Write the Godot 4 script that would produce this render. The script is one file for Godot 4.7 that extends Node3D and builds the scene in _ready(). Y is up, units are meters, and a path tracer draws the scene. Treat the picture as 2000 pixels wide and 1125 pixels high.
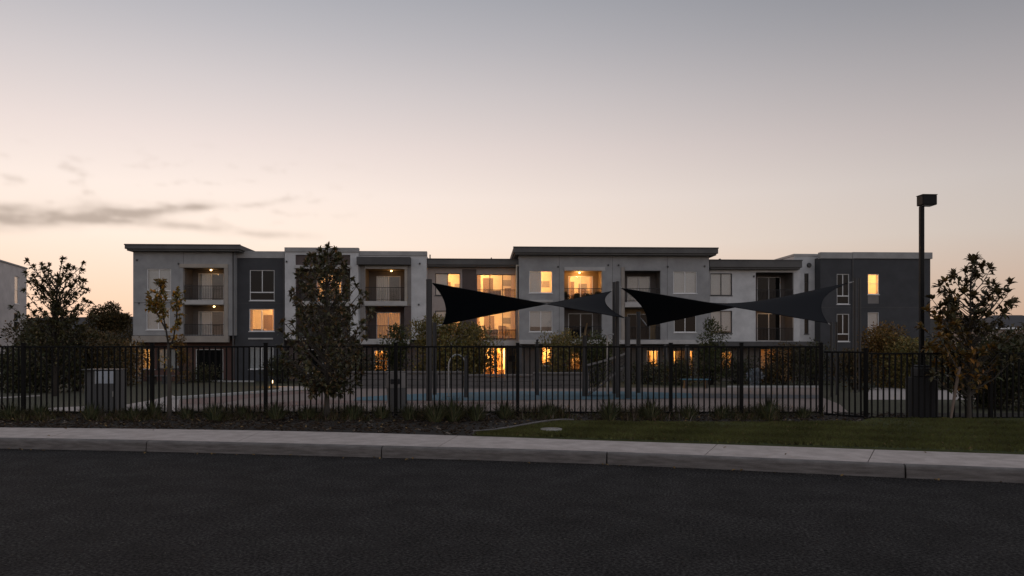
extends Node3D

const EYE := 1.6        # camera height
const F := 1450.0       # focal length measured on the 2000 pixel wide photograph
const HZ := 672.0       # its horizon line

var rng := RandomNumberGenerator.new()
var M := {}
var used := {}

# ------------------------------------------------------------------ mesh building
class Geo:
	var v := PackedVector3Array()
	var n := PackedVector3Array()
	var c := PackedColorArray()
	var ix := PackedInt32Array()
	var col := Color(1, 1, 1)

	func tri(a: Vector3, b: Vector3, d: Vector3) -> void:      # counter-clockwise seen from outside
		var nn := (b - a).cross(d - a).normalized()
		var k := v.size()
		v.append_array([a, b, d]); n.append_array([nn, nn, nn]); c.append_array([col, col, col])
		ix.append_array([k, k + 2, k + 1])

	func quad(a: Vector3, b: Vector3, d: Vector3, e: Vector3) -> void:
		var nn := (b - a).cross(d - a)
		if nn.length_squared() < 1e-14:
			nn = (d - a).cross(e - a)
		nn = nn.normalized()
		var k := v.size()
		v.append_array([a, b, d, e]); n.append_array([nn, nn, nn, nn]); c.append_array([col, col, col, col])
		ix.append_array([k, k + 2, k + 1, k, k + 3, k + 2])

	func box(lo: Vector3, hi: Vector3, ch := 0.0) -> void:
		block((lo + hi) / 2.0, hi - lo, Basis.IDENTITY, ch)

	func block(at: Vector3, size: Vector3, b := Basis.IDENTITY, ch := 0.0) -> void:
		var h := size / 2.0
		var q := minf(ch, minf(h.x, minf(h.y, h.z)) * 0.9)
		var i := h - Vector3(q, q, q)
		var dirs := [[0, 1, 2], [1, 2, 0], [2, 0, 1]]
		for d in dirs:
			for s in [-1.0, 1.0]:
				var nx := Vector3(); nx[d[0]] = s * h[d[0]]
				var p := Vector3(); p[d[1]] = i[d[1]]
				var r := Vector3(); r[d[2]] = i[d[2]]
				if s > 0:
					quad(at + b * (nx - p - r), at + b * (nx + p - r), at + b * (nx + p + r), at + b * (nx - p + r))
				else:
					quad(at + b * (nx - p - r), at + b * (nx - p + r), at + b * (nx + p + r), at + b * (nx + p - r))
		if q <= 0.0:
			return
		for d in dirs:                    # edges along axis d[0]
			for s1 in [-1.0, 1.0]:
				for s2 in [-1.0, 1.0]:
					var al := Vector3(); al[d[0]] = i[d[0]]
					var e1 := Vector3(); e1[d[1]] = s1 * h[d[1]]; e1[d[2]] = s2 * i[d[2]]
					var e2 := Vector3(); e2[d[1]] = s1 * i[d[1]]; e2[d[2]] = s2 * h[d[2]]
					if s1 * s2 > 0:
						quad(at + b * (e1 - al), at + b * (e1 + al), at + b * (e2 + al), at + b * (e2 - al))
					else:
						quad(at + b * (e1 - al), at + b * (e2 - al), at + b * (e2 + al), at + b * (e1 + al))
		for sx in [-1.0, 1.0]:
			for sy in [-1.0, 1.0]:
				for sz in [-1.0, 1.0]:
					var a1 := b * Vector3(sx * h.x, sy * i.y, sz * i.z)
					var a2 := b * Vector3(sx * i.x, sy * h.y, sz * i.z)
					var a3 := b * Vector3(sx * i.x, sy * i.y, sz * h.z)
					if sx * sy * sz > 0: tri(at + a1, at + a2, at + a3)
					else: tri(at + a1, at + a3, at + a2)

	func tube(pts: Array, rad: Array, sides := 8, caps := true) -> void:
		var m := pts.size()
		var ref := Vector3(0.31, 0.12, 0.94)
		var k0 := v.size()
		for j in m:
			var t: Vector3 = (pts[mini(j + 1, m - 1)] - pts[maxi(j - 1, 0)]).normalized()
			if absf(t.dot(ref)) > 0.95: ref = Vector3(0.94, 0.1, -0.31)
			var s := t.cross(ref).normalized()
			var w := s.cross(t).normalized()
			for q in sides:
				var an := TAU * q / sides
				var dirn := s * cos(an) + w * sin(an)
				v.append(pts[j] + dirn * rad[j]); n.append(dirn); c.append(col)
		for j in m - 1:
			for q in sides:
				var a := k0 + j * sides + q
				var b := k0 + j * sides + (q + 1) % sides
				ix.append_array([a, b, a + sides, b, b + sides, a + sides])
		if caps:
			for e in [0, m - 1]:
				var cc: Vector3 = pts[e]
				var t2: Vector3 = (pts[mini(e + 1, m - 1)] - pts[maxi(e - 1, 0)]).normalized() * (1.0 if e > 0 else -1.0)
				var k := v.size()
				v.append(cc); n.append(t2); c.append(col)
				for q in sides:
					v.append(v[k0 + e * sides + q]); n.append(t2); c.append(col)
				for q in sides:
					if e > 0: ix.append_array([k, k + 1 + q, k + 1 + (q + 1) % sides])
					else: ix.append_array([k, k + 1 + (q + 1) % sides, k + 1 + q])

	# a leaf: a folded, slightly arched blade from p along d, its face towards up
	func leaf(p: Vector3, d: Vector3, up: Vector3, l: float, w: float) -> void:
		var s := d.cross(up).normalized()
		var u := s.cross(d).normalized()
		var k := v.size()
		var m1 := p + d * l * 0.36 + u * l * 0.05
		var m2 := p + d * l * 0.72 + u * l * 0.03
		var tip := p + d * l - u * l * 0.08
		var lift := u * w * 0.22
		var a := m1 + s * w * 0.5 + lift
		var b := m1 - s * w * 0.5 + lift
		var e := m2 + s * w * 0.42 + lift
		var f := m2 - s * w * 0.42 + lift
		v.append_array([p, m1, m2, tip, a, b, e, f])
		var n1 := (u - s * 0.35).normalized()
		var n2 := (u + s * 0.35).normalized()
		n.append_array([u, u, u, u, n1, n2, n1, n2])
		for q in 8: c.append(col)
		ix.append_array([k, k + 1, k + 4, k, k + 5, k + 1, k + 4, k + 1, k + 2, k + 4, k + 2, k + 6, k + 5, k + 2, k + 1, k + 5, k + 7, k + 2, k + 6, k + 2, k + 3, k + 7, k + 3, k + 2])

	func blade(p: Vector3, d: Vector3, bend: Vector3, l: float, w: float) -> void:   # strap shaped grass leaf
		var s := d.cross(bend)
		s = (s if s.length() > 1e-3 else Vector3.RIGHT).normalized()
		var k := v.size()
		var steps := 4
		for j in steps + 1:
			var t := float(j) / steps
			var q := p + d * l * t + bend * l * t * t
			var hw := w * 0.5 * (1.0 - t * t * 0.95)
			var nn := (bend + Vector3.UP * 0.4).normalized()
			v.append(q + s * hw); v.append(q - s * hw)
			n.append(nn); n.append(nn); c.append(col); c.append(col)
		for j in steps:
			var a := k + j * 2
			ix.append_array([a, a + 1, a + 2, a + 1, a + 3, a + 2])

	func mesh() -> ArrayMesh:
		var ar := []
		ar.resize(Mesh.ARRAY_MAX)
		ar[Mesh.ARRAY_VERTEX] = v; ar[Mesh.ARRAY_NORMAL] = n; ar[Mesh.ARRAY_COLOR] = c; ar[Mesh.ARRAY_INDEX] = ix
		var m := ArrayMesh.new()
		m.add_surface_from_arrays(Mesh.PRIMITIVE_TRIANGLES, ar)
		return m

# ------------------------------------------------------------------ naming and labels
func numbered(called: String) -> String:
	var k: int = used.get(called, 0)
	used[called] = k + 1
	return called if k == 0 else "%s_%03d" % [called, k]

func tag(o: Node, label := "", category := "", group := "", kind := "") -> Node:
	if label: o.set_meta("label", label)
	if category: o.set_meta("category", category)
	if group: o.set_meta("group", group)
	if kind: o.set_meta("kind", kind)
	return o

func thing(called: String, label: String, category: String, at := Vector3.ZERO, turn := 0.0, group := "") -> Node3D:
	var o := Node3D.new()
	o.name = numbered(called)
	add_child(o)
	o.position = at
	o.rotation.y = turn
	tag(o, label, category, group)
	return o

func part(called: String, g, m: Material, parent: Node, at := Vector3.ZERO) -> MeshInstance3D:
	var o := MeshInstance3D.new()
	o.name = called
	o.mesh = g.mesh() if g is Geo else g
	o.material_override = m
	parent.add_child(o, true)
	o.position = at
	return o

func sub(called: String, parent: Node) -> Node3D:
	var o := Node3D.new()
	o.name = called
	parent.add_child(o, true)
	return o

func struct(called: String, g, m: Material) -> MeshInstance3D:
	var o := part(numbered(called), g, m, self)
	tag(o, "", "", "", "structure")
	return o

const NTH := ["first", "second", "third", "fourth", "fifth", "sixth", "seventh", "eighth", "ninth", "tenth", "eleventh", "twelfth", "thirteenth", "fourteenth", "fifteenth", "sixteenth", "seventeenth", "eighteenth", "nineteenth", "twentieth", "twenty-first", "twenty-second", "twenty-third", "twenty-fourth", "twenty-fifth", "twenty-sixth", "twenty-seventh", "twenty-eighth"]

# ------------------------------------------------------------------ where things stand
func ground(d: float) -> float:          # height of the ground at a distance d in front of the camera
	if d < 15.0: return 0.14
	return 0.14 - 0.033 * (minf(d, 60.0) - 15.0)

func at(px: float, py: float, d: float) -> Vector3:
	return Vector3((px - 1000.0) / F * d, EYE + (HZ - py) / F * d, -d)

func on_ground(px: float, d: float) -> Vector3:
	return Vector3((px - 1000.0) / F * d, ground(d), -d)

func lot(px: float, py: float) -> Vector2:   # a point of the sloping ground behind the fence, as (x, distance)
	var k := 0.14 + 0.033 * 15.0
	var d := (EYE - k) * F / (py - HZ - 0.033 * F)
	return Vector2((px - 1000.0) / F * d, d)

# ------------------------------------------------------------------ materials
func noise_tex(sd: int, freq: float, oct: int, lo: Color, hi: Color, size := 512, kind := FastNoiseLite.TYPE_SIMPLEX_SMOOTH) -> NoiseTexture2D:
	var f := FastNoiseLite.new()
	f.seed = sd; f.frequency = freq; f.fractal_octaves = oct; f.noise_type = kind
	f.fractal_gain = 0.6
	var t := NoiseTexture2D.new()
	t.width = size; t.height = size; t.seamless = true; t.noise = f
	var r := Gradient.new()
	r.set_color(0, lo); r.set_color(1, hi)
	t.color_ramp = r
	return t

func bump_tex(sd: int, freq: float, oct: int, strength: float, size := 512) -> NoiseTexture2D:
	var t := noise_tex(sd, freq, oct, Color.BLACK, Color.WHITE, size)
	t.as_normal_map = true
	t.bump_strength = strength
	t.color_ramp = null
	return t

func lin(r: float, g: float, b: float) -> Color:
	return Color(r, g, b).linear_to_srgb()

func mat(r: float, g: float, b: float, rough := 0.9, metal := 0.0) -> StandardMaterial3D:
	var m := StandardMaterial3D.new()
	m.albedo_color = lin(r, g, b)
	m.roughness = rough
	m.metallic = metal
	return m

func surf(r: float, g: float, b: float, rough: float, tex: Texture2D, scale: float, bump: Texture2D = null, bscale := 1.0) -> StandardMaterial3D:
	var m := mat(r, g, b, rough)
	m.albedo_texture = tex
	m.uv1_triplanar = true
	m.uv1_world_triplanar = true
	m.uv1_scale = Vector3.ONE * scale
	if bump:
		m.normal_enabled = true
		m.normal_texture = bump
		m.normal_scale = bscale
	return m

func layer2(m: StandardMaterial3D, tex: Texture2D, scale: float) -> void:
	m.detail_enabled = true
	m.detail_albedo = tex
	m.detail_blend_mode = BaseMaterial3D.BLEND_MODE_MUL
	m.detail_uv_layer = BaseMaterial3D.DETAIL_UV_2
	m.uv2_triplanar = true
	m.uv2_world_triplanar = true
	m.uv2_scale = Vector3.ONE * scale

func glass(alpha := 0.12, tint := Color(0.05, 0.06, 0.07)) -> StandardMaterial3D:
	var m := StandardMaterial3D.new()
	m.albedo_color = Color(tint.r, tint.g, tint.b, alpha)
	m.transparency = BaseMaterial3D.TRANSPARENCY_ALPHA
	m.roughness = 0.03
	m.metallic_specular = 0.6
	return m

func leafy(back := 0.12) -> StandardMaterial3D:
	var m := StandardMaterial3D.new()
	m.vertex_color_use_as_albedo = true
	m.roughness = 0.5
	m.metallic_specular = 0.28
	m.backlight_enabled = true
	m.backlight = Color(back, back, back * 0.6)
	return m

func glow(r: float, g: float, b: float, e: float) -> StandardMaterial3D:
	var m := mat(0.8, 0.75, 0.65, 0.6)
	m.emission_enabled = true
	m.emission = lin(r, g, b)
	m.emission_energy_multiplier = e
	return m

func make_materials() -> void:
	var W := Color(1, 1, 1)
	var g8 := noise_tex(3, 0.01, 5, Color(0.9, 0.9, 0.9), W, 512)
	var fine := noise_tex(5, 0.12, 4, Color(0.8, 0.8, 0.8), W, 512)
	var stain := noise_tex(8, 0.008, 6, Color(0.82, 0.81, 0.8), W, 1024)
	var nb := bump_tex(9, 0.15, 3, 4.0)
	var asphalt := noise_tex(21, 0.06, 5, Color(0.05, 0.05, 0.05), W, 1024)
	M.asphalt = surf(0.165, 0.152, 0.149, 0.92, asphalt, 0.42, bump_tex(22, 0.1, 4, 10.0, 1024), 1.0)
	M.asphalt.metallic_specular = 0.3
	layer2(M.asphalt, noise_tex(23, 0.012, 6, Color(0.66, 0.65, 0.65), W, 1024), 0.11)
	M.concrete = surf(0.76, 0.66, 0.62, 0.85, fine, 1.3, nb, 0.35)
	layer2(M.concrete, stain, 0.31)
	M.kerb = surf(0.31, 0.285, 0.275, 0.85, fine, 1.1, nb, 0.5)
	layer2(M.kerb, noise_tex(31, 0.02, 6, Color(0.6, 0.59, 0.58), W, 1024), 0.3)
	M.kerb.uv2_scale = Vector3(0.12, 0.9, 0.12)
	M.path = surf(0.46, 0.405, 0.38, 0.9, g8, 0.5)
	M.mulch = surf(0.036, 0.027, 0.021, 0.95, fine, 2.0, bump_tex(41, 0.08, 4, 10.0), 1.0)
	M.soil = surf(0.05, 0.04, 0.034, 0.95, fine, 1.0)
	M.lawn = surf(0.085, 0.098, 0.034, 0.95, fine, 1.5, nb, 1.0)
	M.field = surf(0.07, 0.074, 0.034, 0.95, noise_tex(44, 0.05, 5, Color(0.55, 0.5, 0.45), W, 512), 0.13)
	M.tan = surf(0.26, 0.2, 0.178, 0.9, g8, 0.4)
	M.redpave = surf(0.24, 0.15, 0.13, 0.9, fine, 0.6)
	M.blue = surf(0.07, 0.175, 0.235, 0.85, g8, 0.5)
	M.bluegrey = surf(0.11, 0.115, 0.13, 0.85, g8, 0.5)  # blue-grey rubber in one even tone
	M.steel = surf(0.01, 0.0095, 0.0095, 0.65, fine, 3.0)
	M.steel.metallic_specular = 0.25
	M.pole = surf(0.014, 0.013, 0.013, 0.55, fine, 3.0)
	M.pole.metallic_specular = 0.3
	M.post = mat(0.036, 0.035, 0.036, 0.5, 0.1)
	M.galv = mat(0.4, 0.39, 0.38, 0.4, 0.7)
	M.sail = surf(0.025, 0.026, 0.03, 0.9, fine, 4.0)
	M.sail.metallic_specular = 0.12
	var st := noise_tex(51, 0.25, 3, Color(0.9, 0.9, 0.9), W, 512)
	var streak := noise_tex(52, 0.01, 5, Color(0.86, 0.86, 0.86), W, 512)
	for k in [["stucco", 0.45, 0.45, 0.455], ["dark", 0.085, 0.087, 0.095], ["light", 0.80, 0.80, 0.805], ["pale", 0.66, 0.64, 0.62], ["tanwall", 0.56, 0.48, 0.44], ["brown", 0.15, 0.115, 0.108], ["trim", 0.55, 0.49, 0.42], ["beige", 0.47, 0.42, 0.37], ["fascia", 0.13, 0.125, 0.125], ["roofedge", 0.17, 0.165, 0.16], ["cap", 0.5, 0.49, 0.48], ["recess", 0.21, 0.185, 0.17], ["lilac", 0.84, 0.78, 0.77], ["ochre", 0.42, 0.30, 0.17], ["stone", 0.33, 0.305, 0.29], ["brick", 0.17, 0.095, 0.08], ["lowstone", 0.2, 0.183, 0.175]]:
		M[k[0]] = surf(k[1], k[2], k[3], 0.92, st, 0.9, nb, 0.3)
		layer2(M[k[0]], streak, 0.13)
	M.frame_white = mat(0.8, 0.8, 0.8, 0.5)
	M.frame_dark = mat(0.03, 0.03, 0.032, 0.45)
	M.rail = mat(0.02, 0.02, 0.022, 0.5, 0.2)
	M.glass = glass(0.03)
	M.glass_dark = glass(0.86, Color(0.09, 0.095, 0.1))
	M.glass_dark.metallic_specular = 0.3
	M.blind = surf(0.56, 0.58, 0.575, 0.9, noise_tex(61, 0.03, 3, Color(0.9, 0.9, 0.9), W), 0.5)
	M.curtain = mat(0.62, 0.5, 0.31, 0.95)
	M.curtain.backlight_enabled = true
	M.curtain.backlight = Color(0.7, 0.58, 0.36)
	M.room = surf(0.74, 0.66, 0.54, 0.9, g8, 0.4)
	M.roomfloor = mat(0.32, 0.2, 0.11, 0.6)
	M.furniture = mat(0.16, 0.1, 0.06, 0.6)
	M.bark = surf(0.10, 0.085, 0.07, 0.95, fine, 4.0, nb, 1.0)
	M.bark_dark = surf(0.045, 0.035, 0.028, 0.95, fine, 4.0, nb, 1.0)
	M.stake = surf(0.28, 0.21, 0.17, 0.9, fine, 3.0)
	M.leaf = leafy(0.3)
	M.leaf_thin = leafy(0.6)
	M.leaf_glossy = leafy(0.3)
	M.leaf_glossy.roughness = 0.36
	M.leaf_glossy.metallic_specular = 0.42
	M.chip = mat(1, 1, 1, 0.95)
	M.chip.vertex_color_use_as_albedo = true
	M.chip.metallic_specular = 0.2
	M.cabinet = surf(0.14, 0.137, 0.135, 0.7, fine, 2.0)
	M.pedestal = surf(0.035, 0.034, 0.036, 0.8, fine, 2.0)
	M.panel = mat(0.5, 0.53, 0.58, 0.6)
	M.lamp = glow(1.0, 0.62, 0.25, 9.0)
	M.lamp_soft = glow(1.0, 0.66, 0.32, 4.0)
	M.white_paint = mat(0.75, 0.74, 0.72, 0.5)
	M.hill = surf(0.05, 0.045, 0.04, 1.0, fine, 0.01)
	M.roof_tile = surf(0.09, 0.085, 0.09, 0.9, fine, 0.8)

# ------------------------------------------------------------------ sky
func sky_tone(e: float, az: float) -> Color:
	var stops := [[0.0, 249, 194, 158], [3.0, 252, 213, 184], [7.5, 251, 231, 215], [11.0, 245, 229, 219], [14.5, 229, 215, 210], [18.5, 206, 198, 198], [22.0, 184, 181, 185], [25.5, 164, 165, 172], [45.0, 164, 165, 171], [90.0, 164, 167, 175]]
	var col := Color()
	for k in stops.size() - 1:
		if e >= stops[k][0]:
			var t := clampf((e - stops[k][0]) / (stops[k + 1][0] - stops[k][0]), 0, 1)
			col = Color(stops[k][1] / 255.0, stops[k][2] / 255.0, stops[k][3] / 255.0).lerp(Color(stops[k + 1][1] / 255.0, stops[k + 1][2] / 255.0, stops[k + 1][3] / 255.0), t)
	col = col.srgb_to_linear()
	# brightest over the place where the sun went down, off to the left, and bluer away from it
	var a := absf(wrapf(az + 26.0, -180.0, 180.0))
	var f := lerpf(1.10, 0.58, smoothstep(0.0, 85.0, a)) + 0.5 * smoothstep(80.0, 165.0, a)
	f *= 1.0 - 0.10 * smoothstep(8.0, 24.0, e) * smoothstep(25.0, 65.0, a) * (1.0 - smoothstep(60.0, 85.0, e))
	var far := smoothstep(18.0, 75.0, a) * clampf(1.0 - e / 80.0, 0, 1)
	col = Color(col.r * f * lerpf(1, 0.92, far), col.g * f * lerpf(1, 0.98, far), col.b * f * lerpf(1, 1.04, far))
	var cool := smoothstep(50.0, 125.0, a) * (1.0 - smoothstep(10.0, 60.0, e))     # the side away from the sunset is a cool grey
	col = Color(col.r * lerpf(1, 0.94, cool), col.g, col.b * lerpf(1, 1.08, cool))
	return col

func make_sky() -> Sky:
	var w := 2048
	var h := 1024
	var im := Image.create_empty(w, h, false, Image.FORMAT_RGBF)
	var f := FastNoiseLite.new()
	f.seed = 77; f.frequency = 1.0; f.fractal_octaves = 5
	for y in h:
		var e := 90.0 - (y + 0.5) / h * 180.0
		if e < -1.0:
			im.fill_rect(Rect2i(0, y, w, h - y), Color(0.06, 0.055, 0.05))
			break
		for x in w:
			var az := (x + 0.5) / w * 360.0
			if az > 180.0: az -= 360.0
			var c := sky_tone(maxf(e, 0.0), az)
			if e > 5.0 and e < 19.0 and az < -2.0 and az > -60.0:
				# thin streaks of evening cloud
				var wob := f.get_noise_2d(az * 0.09, e * 0.3) * 1.1
				var line := 8.0 + (az + 34.6) * 0.137 + wob * 0.45
				var thick := 0.5 * smoothstep(-19.0, -31.0, az) + 0.16
				var band := exp(-pow((e - line) / thick, 2.0)) * smoothstep(-14.0, -27.0, az)
				var tex := clampf(0.62 + 0.95 * f.get_noise_2d(az * 0.22 + 9.0, e * 1.1), 0, 1)
				var lower := exp(-pow((e - (8.5 - 0.045 * (az + 29.0) + wob * 0.2)) / 0.25, 2.0)) * smoothstep(-13.0, -19.0, az) * smoothstep(-38.0, -31.0, az) * 0.5
				var wisp := clampf(f.get_noise_2d(az * 0.3 + 40.0, e * 0.8) - 0.24, 0, 1) * 0.9 * exp(-pow((e - 10.6) / 2.2, 2.0)) * smoothstep(-8.0, -20.0, az)
				var k := clampf(band * tex * 1.15 + lower * tex * 1.2 + wisp, 0, 0.8)
				c = c.lerp(Color(0.42, 0.335, 0.28), k)
			im.set_pixel(x, y, c)
	var m := PanoramaSkyMaterial.new()
	m.panorama = ImageTexture.create_from_image(im)
	var s := Sky.new()
	s.sky_material = m
	return s

# ------------------------------------------------------------------ pavement and street
var KF := [[-26.0, 12.6], [-14.0, 11.95], [-7.83, 11.36], [-5.45, 11.06], [-1.84, 10.46], [0.0, 10.14], [1.26, 9.87], [3.2, 9.32], [4.68, 8.87], [5.89, 8.54], [8.5, 7.7], [14.0, 5.6]]
var KB := [[-26.0, 14.15], [-14.0, 13.5], [-8.9, 12.9], [-6.1, 12.66], [-3.4, 12.3], [-0.81, 11.74], [1.53, 11.1], [3.64, 10.56], [5.33, 10.1], [6.71, 9.73], [9.4, 8.9], [15.0, 6.8]]

func along(t: Array, x: float) -> float:      # smooth curve through a table
	for i in t.size() - 1:
		if x <= t[i + 1][0] or i == t.size() - 2:
			var a = t[maxi(i - 1, 0)]
			var b = t[i]
			var c = t[i + 1]
			var d = t[mini(i + 2, t.size() - 1)]
			var u: float = (x - b[0]) / (c[0] - b[0])
			var m1: float = (c[1] - a[1]) / maxf(c[0] - a[0], 1e-3) * (c[0] - b[0])
			var m2: float = (d[1] - b[1]) / maxf(d[0] - b[0], 1e-3) * (c[0] - b[0])
			var u2 := u * u
			var u3 := u2 * u
			return (2 * u3 - 3 * u2 + 1) * b[1] + (u3 - 2 * u2 + u) * m1 + (-2 * u3 + 3 * u2) * c[1] + (u3 - u2) * m2
	return 0.0

func make_street() -> void:
	var g := Geo.new()                       # the road, a sheet that runs under the kerb
	var xs := [-60.0]
	for k in 60: xs.append(-26.0 + k * 40.0 / 59.0)
	xs.append(60.0)
	for k in xs.size() - 1:
		var a: float = xs[k]
		var b: float = xs[k + 1]
		var da := along(KF, clampf(a, -26, 14)) + 0.1
		var db := along(KF, clampf(b, -26, 14)) + 0.1
		g.quad(Vector3(a, 0, 40), Vector3(b, 0, 40), Vector3(b, 0, -db), Vector3(a, 0, -da))
	struct("road", g, M.asphalt)
	# pavement: each slab and each kerb stone on its own
	var walk := Node3D.new()
	walk.name = numbered("pavement")
	add_child(walk)
	tag(walk, "", "", "", "structure")
	var joints := [-26.0, -22.9, -19.8, -16.7, -13.6, -10.4, -7.2, -4.12, -1.07, 2.47, 4.33, 7.3, 10.3, 14.0]
	for k in joints.size() - 1:
		var s := Geo.new()
		slab(s, joints[k] + 0.005, joints[k + 1] - 0.005)
		part("slab", s, M.concrete, walk)
	var kj := [-26.0, -22.0, -18.6, -15.3, -12.0, -8.7, -5.45, -1.84, 1.26, 4.7, 8.0, 11.2, 14.0]
	for k in kj.size() - 1:
		var s := Geo.new()
		kerb(s, kj[k] + 0.009, kj[k + 1] - 0.009)
		part("kerb_stone", s, M.kerb, walk)
	var bed := Geo.new()                     # mortar bed seen in the joints
	for k in 80:
		var a := -26.0 + k * 0.5
		var b := a + 0.5
		bed.quad(fp(a, 0.03, -0.01), fp(b, 0.03, -0.01), bp(b, 0.10), bp(a, 0.10))
	part("mortar_bed", bed, M.soil, walk)

func fp(x: float, back: float, y: float) -> Vector3:    # point set back from the kerb face
	var dx := (along(KF, x + 0.05) - along(KF, x - 0.05)) / 0.1
	var nrm := Vector2(-dx, 1.0).normalized()
	return Vector3(x + nrm.x * back, y, -(along(KF, x) + nrm.y * back))

func bp(x: float, y: float) -> Vector3:       # point of the rear edge opposite x
	var xb := x + 0.3 + 0.08 * x
	return Vector3(xb, y, -along(KB, xb))

func slab(g: Geo, x0: float, x1: float) -> void:
	var n := maxi(2, int((x1 - x0) / 0.4))
	for k in n:
		var a := lerpf(x0, x1, float(k) / n)
		var b := lerpf(x0, x1, float(k + 1) / n)
		g.quad(fp(a, 0.168, 0.150), fp(b, 0.168, 0.150), bp(b, 0.152), bp(a, 0.152))
		g.quad(fp(a, 0.160, 0.142), fp(b, 0.160, 0.142), fp(b, 0.168, 0.150), fp(a, 0.168, 0.150))
		g.quad(fp(a, 0.160, 0.0), fp(b, 0.160, 0.0), fp(b, 0.160, 0.142), fp(a, 0.160, 0.142))
		g.quad(bp(b, 0.0), bp(a, 0.0), bp(a, 0.152), bp(b, 0.152))
	g.quad(fp(x0, 0.16, 0), fp(x0, 0.16, 0.15), bp(x0, 0.152), bp(x0, 0))
	g.quad(fp(x1, 0.16, 0), bp(x1, 0), bp(x1, 0.152), fp(x1, 0.16, 0.15))

func kerb(g: Geo, x0: float, x1: float) -> void:
	var prof := [[-0.012, -0.05], [0.0, 0.02], [0.008, 0.115], [0.016, 0.135], [0.03, 0.147], [0.05, 0.151], [0.148, 0.151], [0.152, 0.146], [0.152, -0.05]]
	var n := maxi(2, int((x1 - x0) / 0.3))
	for k in n:
		var a := lerpf(x0, x1, float(k) / n)
		var b := lerpf(x0, x1, float(k + 1) / n)
		var ja := 0.004 * sin(a * 7.3) + 0.003 * sin(a * 19.1)      # worn, not quite straight
		var jb := 0.004 * sin(b * 7.3) + 0.003 * sin(b * 19.1)
		for q in prof.size() - 1:
			g.quad(fp(a, prof[q][0] + ja, prof[q][1]), fp(b, prof[q][0] + jb, prof[q][1]), fp(b, prof[q + 1][0] + jb, prof[q + 1][1]), fp(a, prof[q + 1][0] + ja, prof[q + 1][1]))
	for e in [x0, x1]:
		for q in range(1, prof.size() - 2):
			var p0 := fp(e, prof[0][0], prof[0][1])
			if e == x1: g.tri(p0, fp(e, prof[q + 1][0], prof[q + 1][1]), fp(e, prof[q][0], prof[q][1]))
			else: g.tri(p0, fp(e, prof[q][0], prof[q][1]), fp(e, prof[q + 1][0], prof[q + 1][1]))

func sheet(called: String, px: Array, m: Material, lift: float) -> void:
	var poly := PackedVector2Array()
	for p in px: poly.append(lot(p[0], p[1]))
	var t := Geometry2D.triangulate_polygon(poly)
	var g := Geo.new()
	for k in range(0, t.size(), 3):
		var q := []
		for j in 3:
			var p := poly[t[k + j]]
			q.append(Vector3(p.x, ground(p.y) + lift, -p.y))
		if (q[1] - q[0]).cross(q[2] - q[0]).y > 0: g.tri(q[0], q[1], q[2])
		else: g.tri(q[0], q[2], q[1])
	struct(called, g, m)

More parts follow.
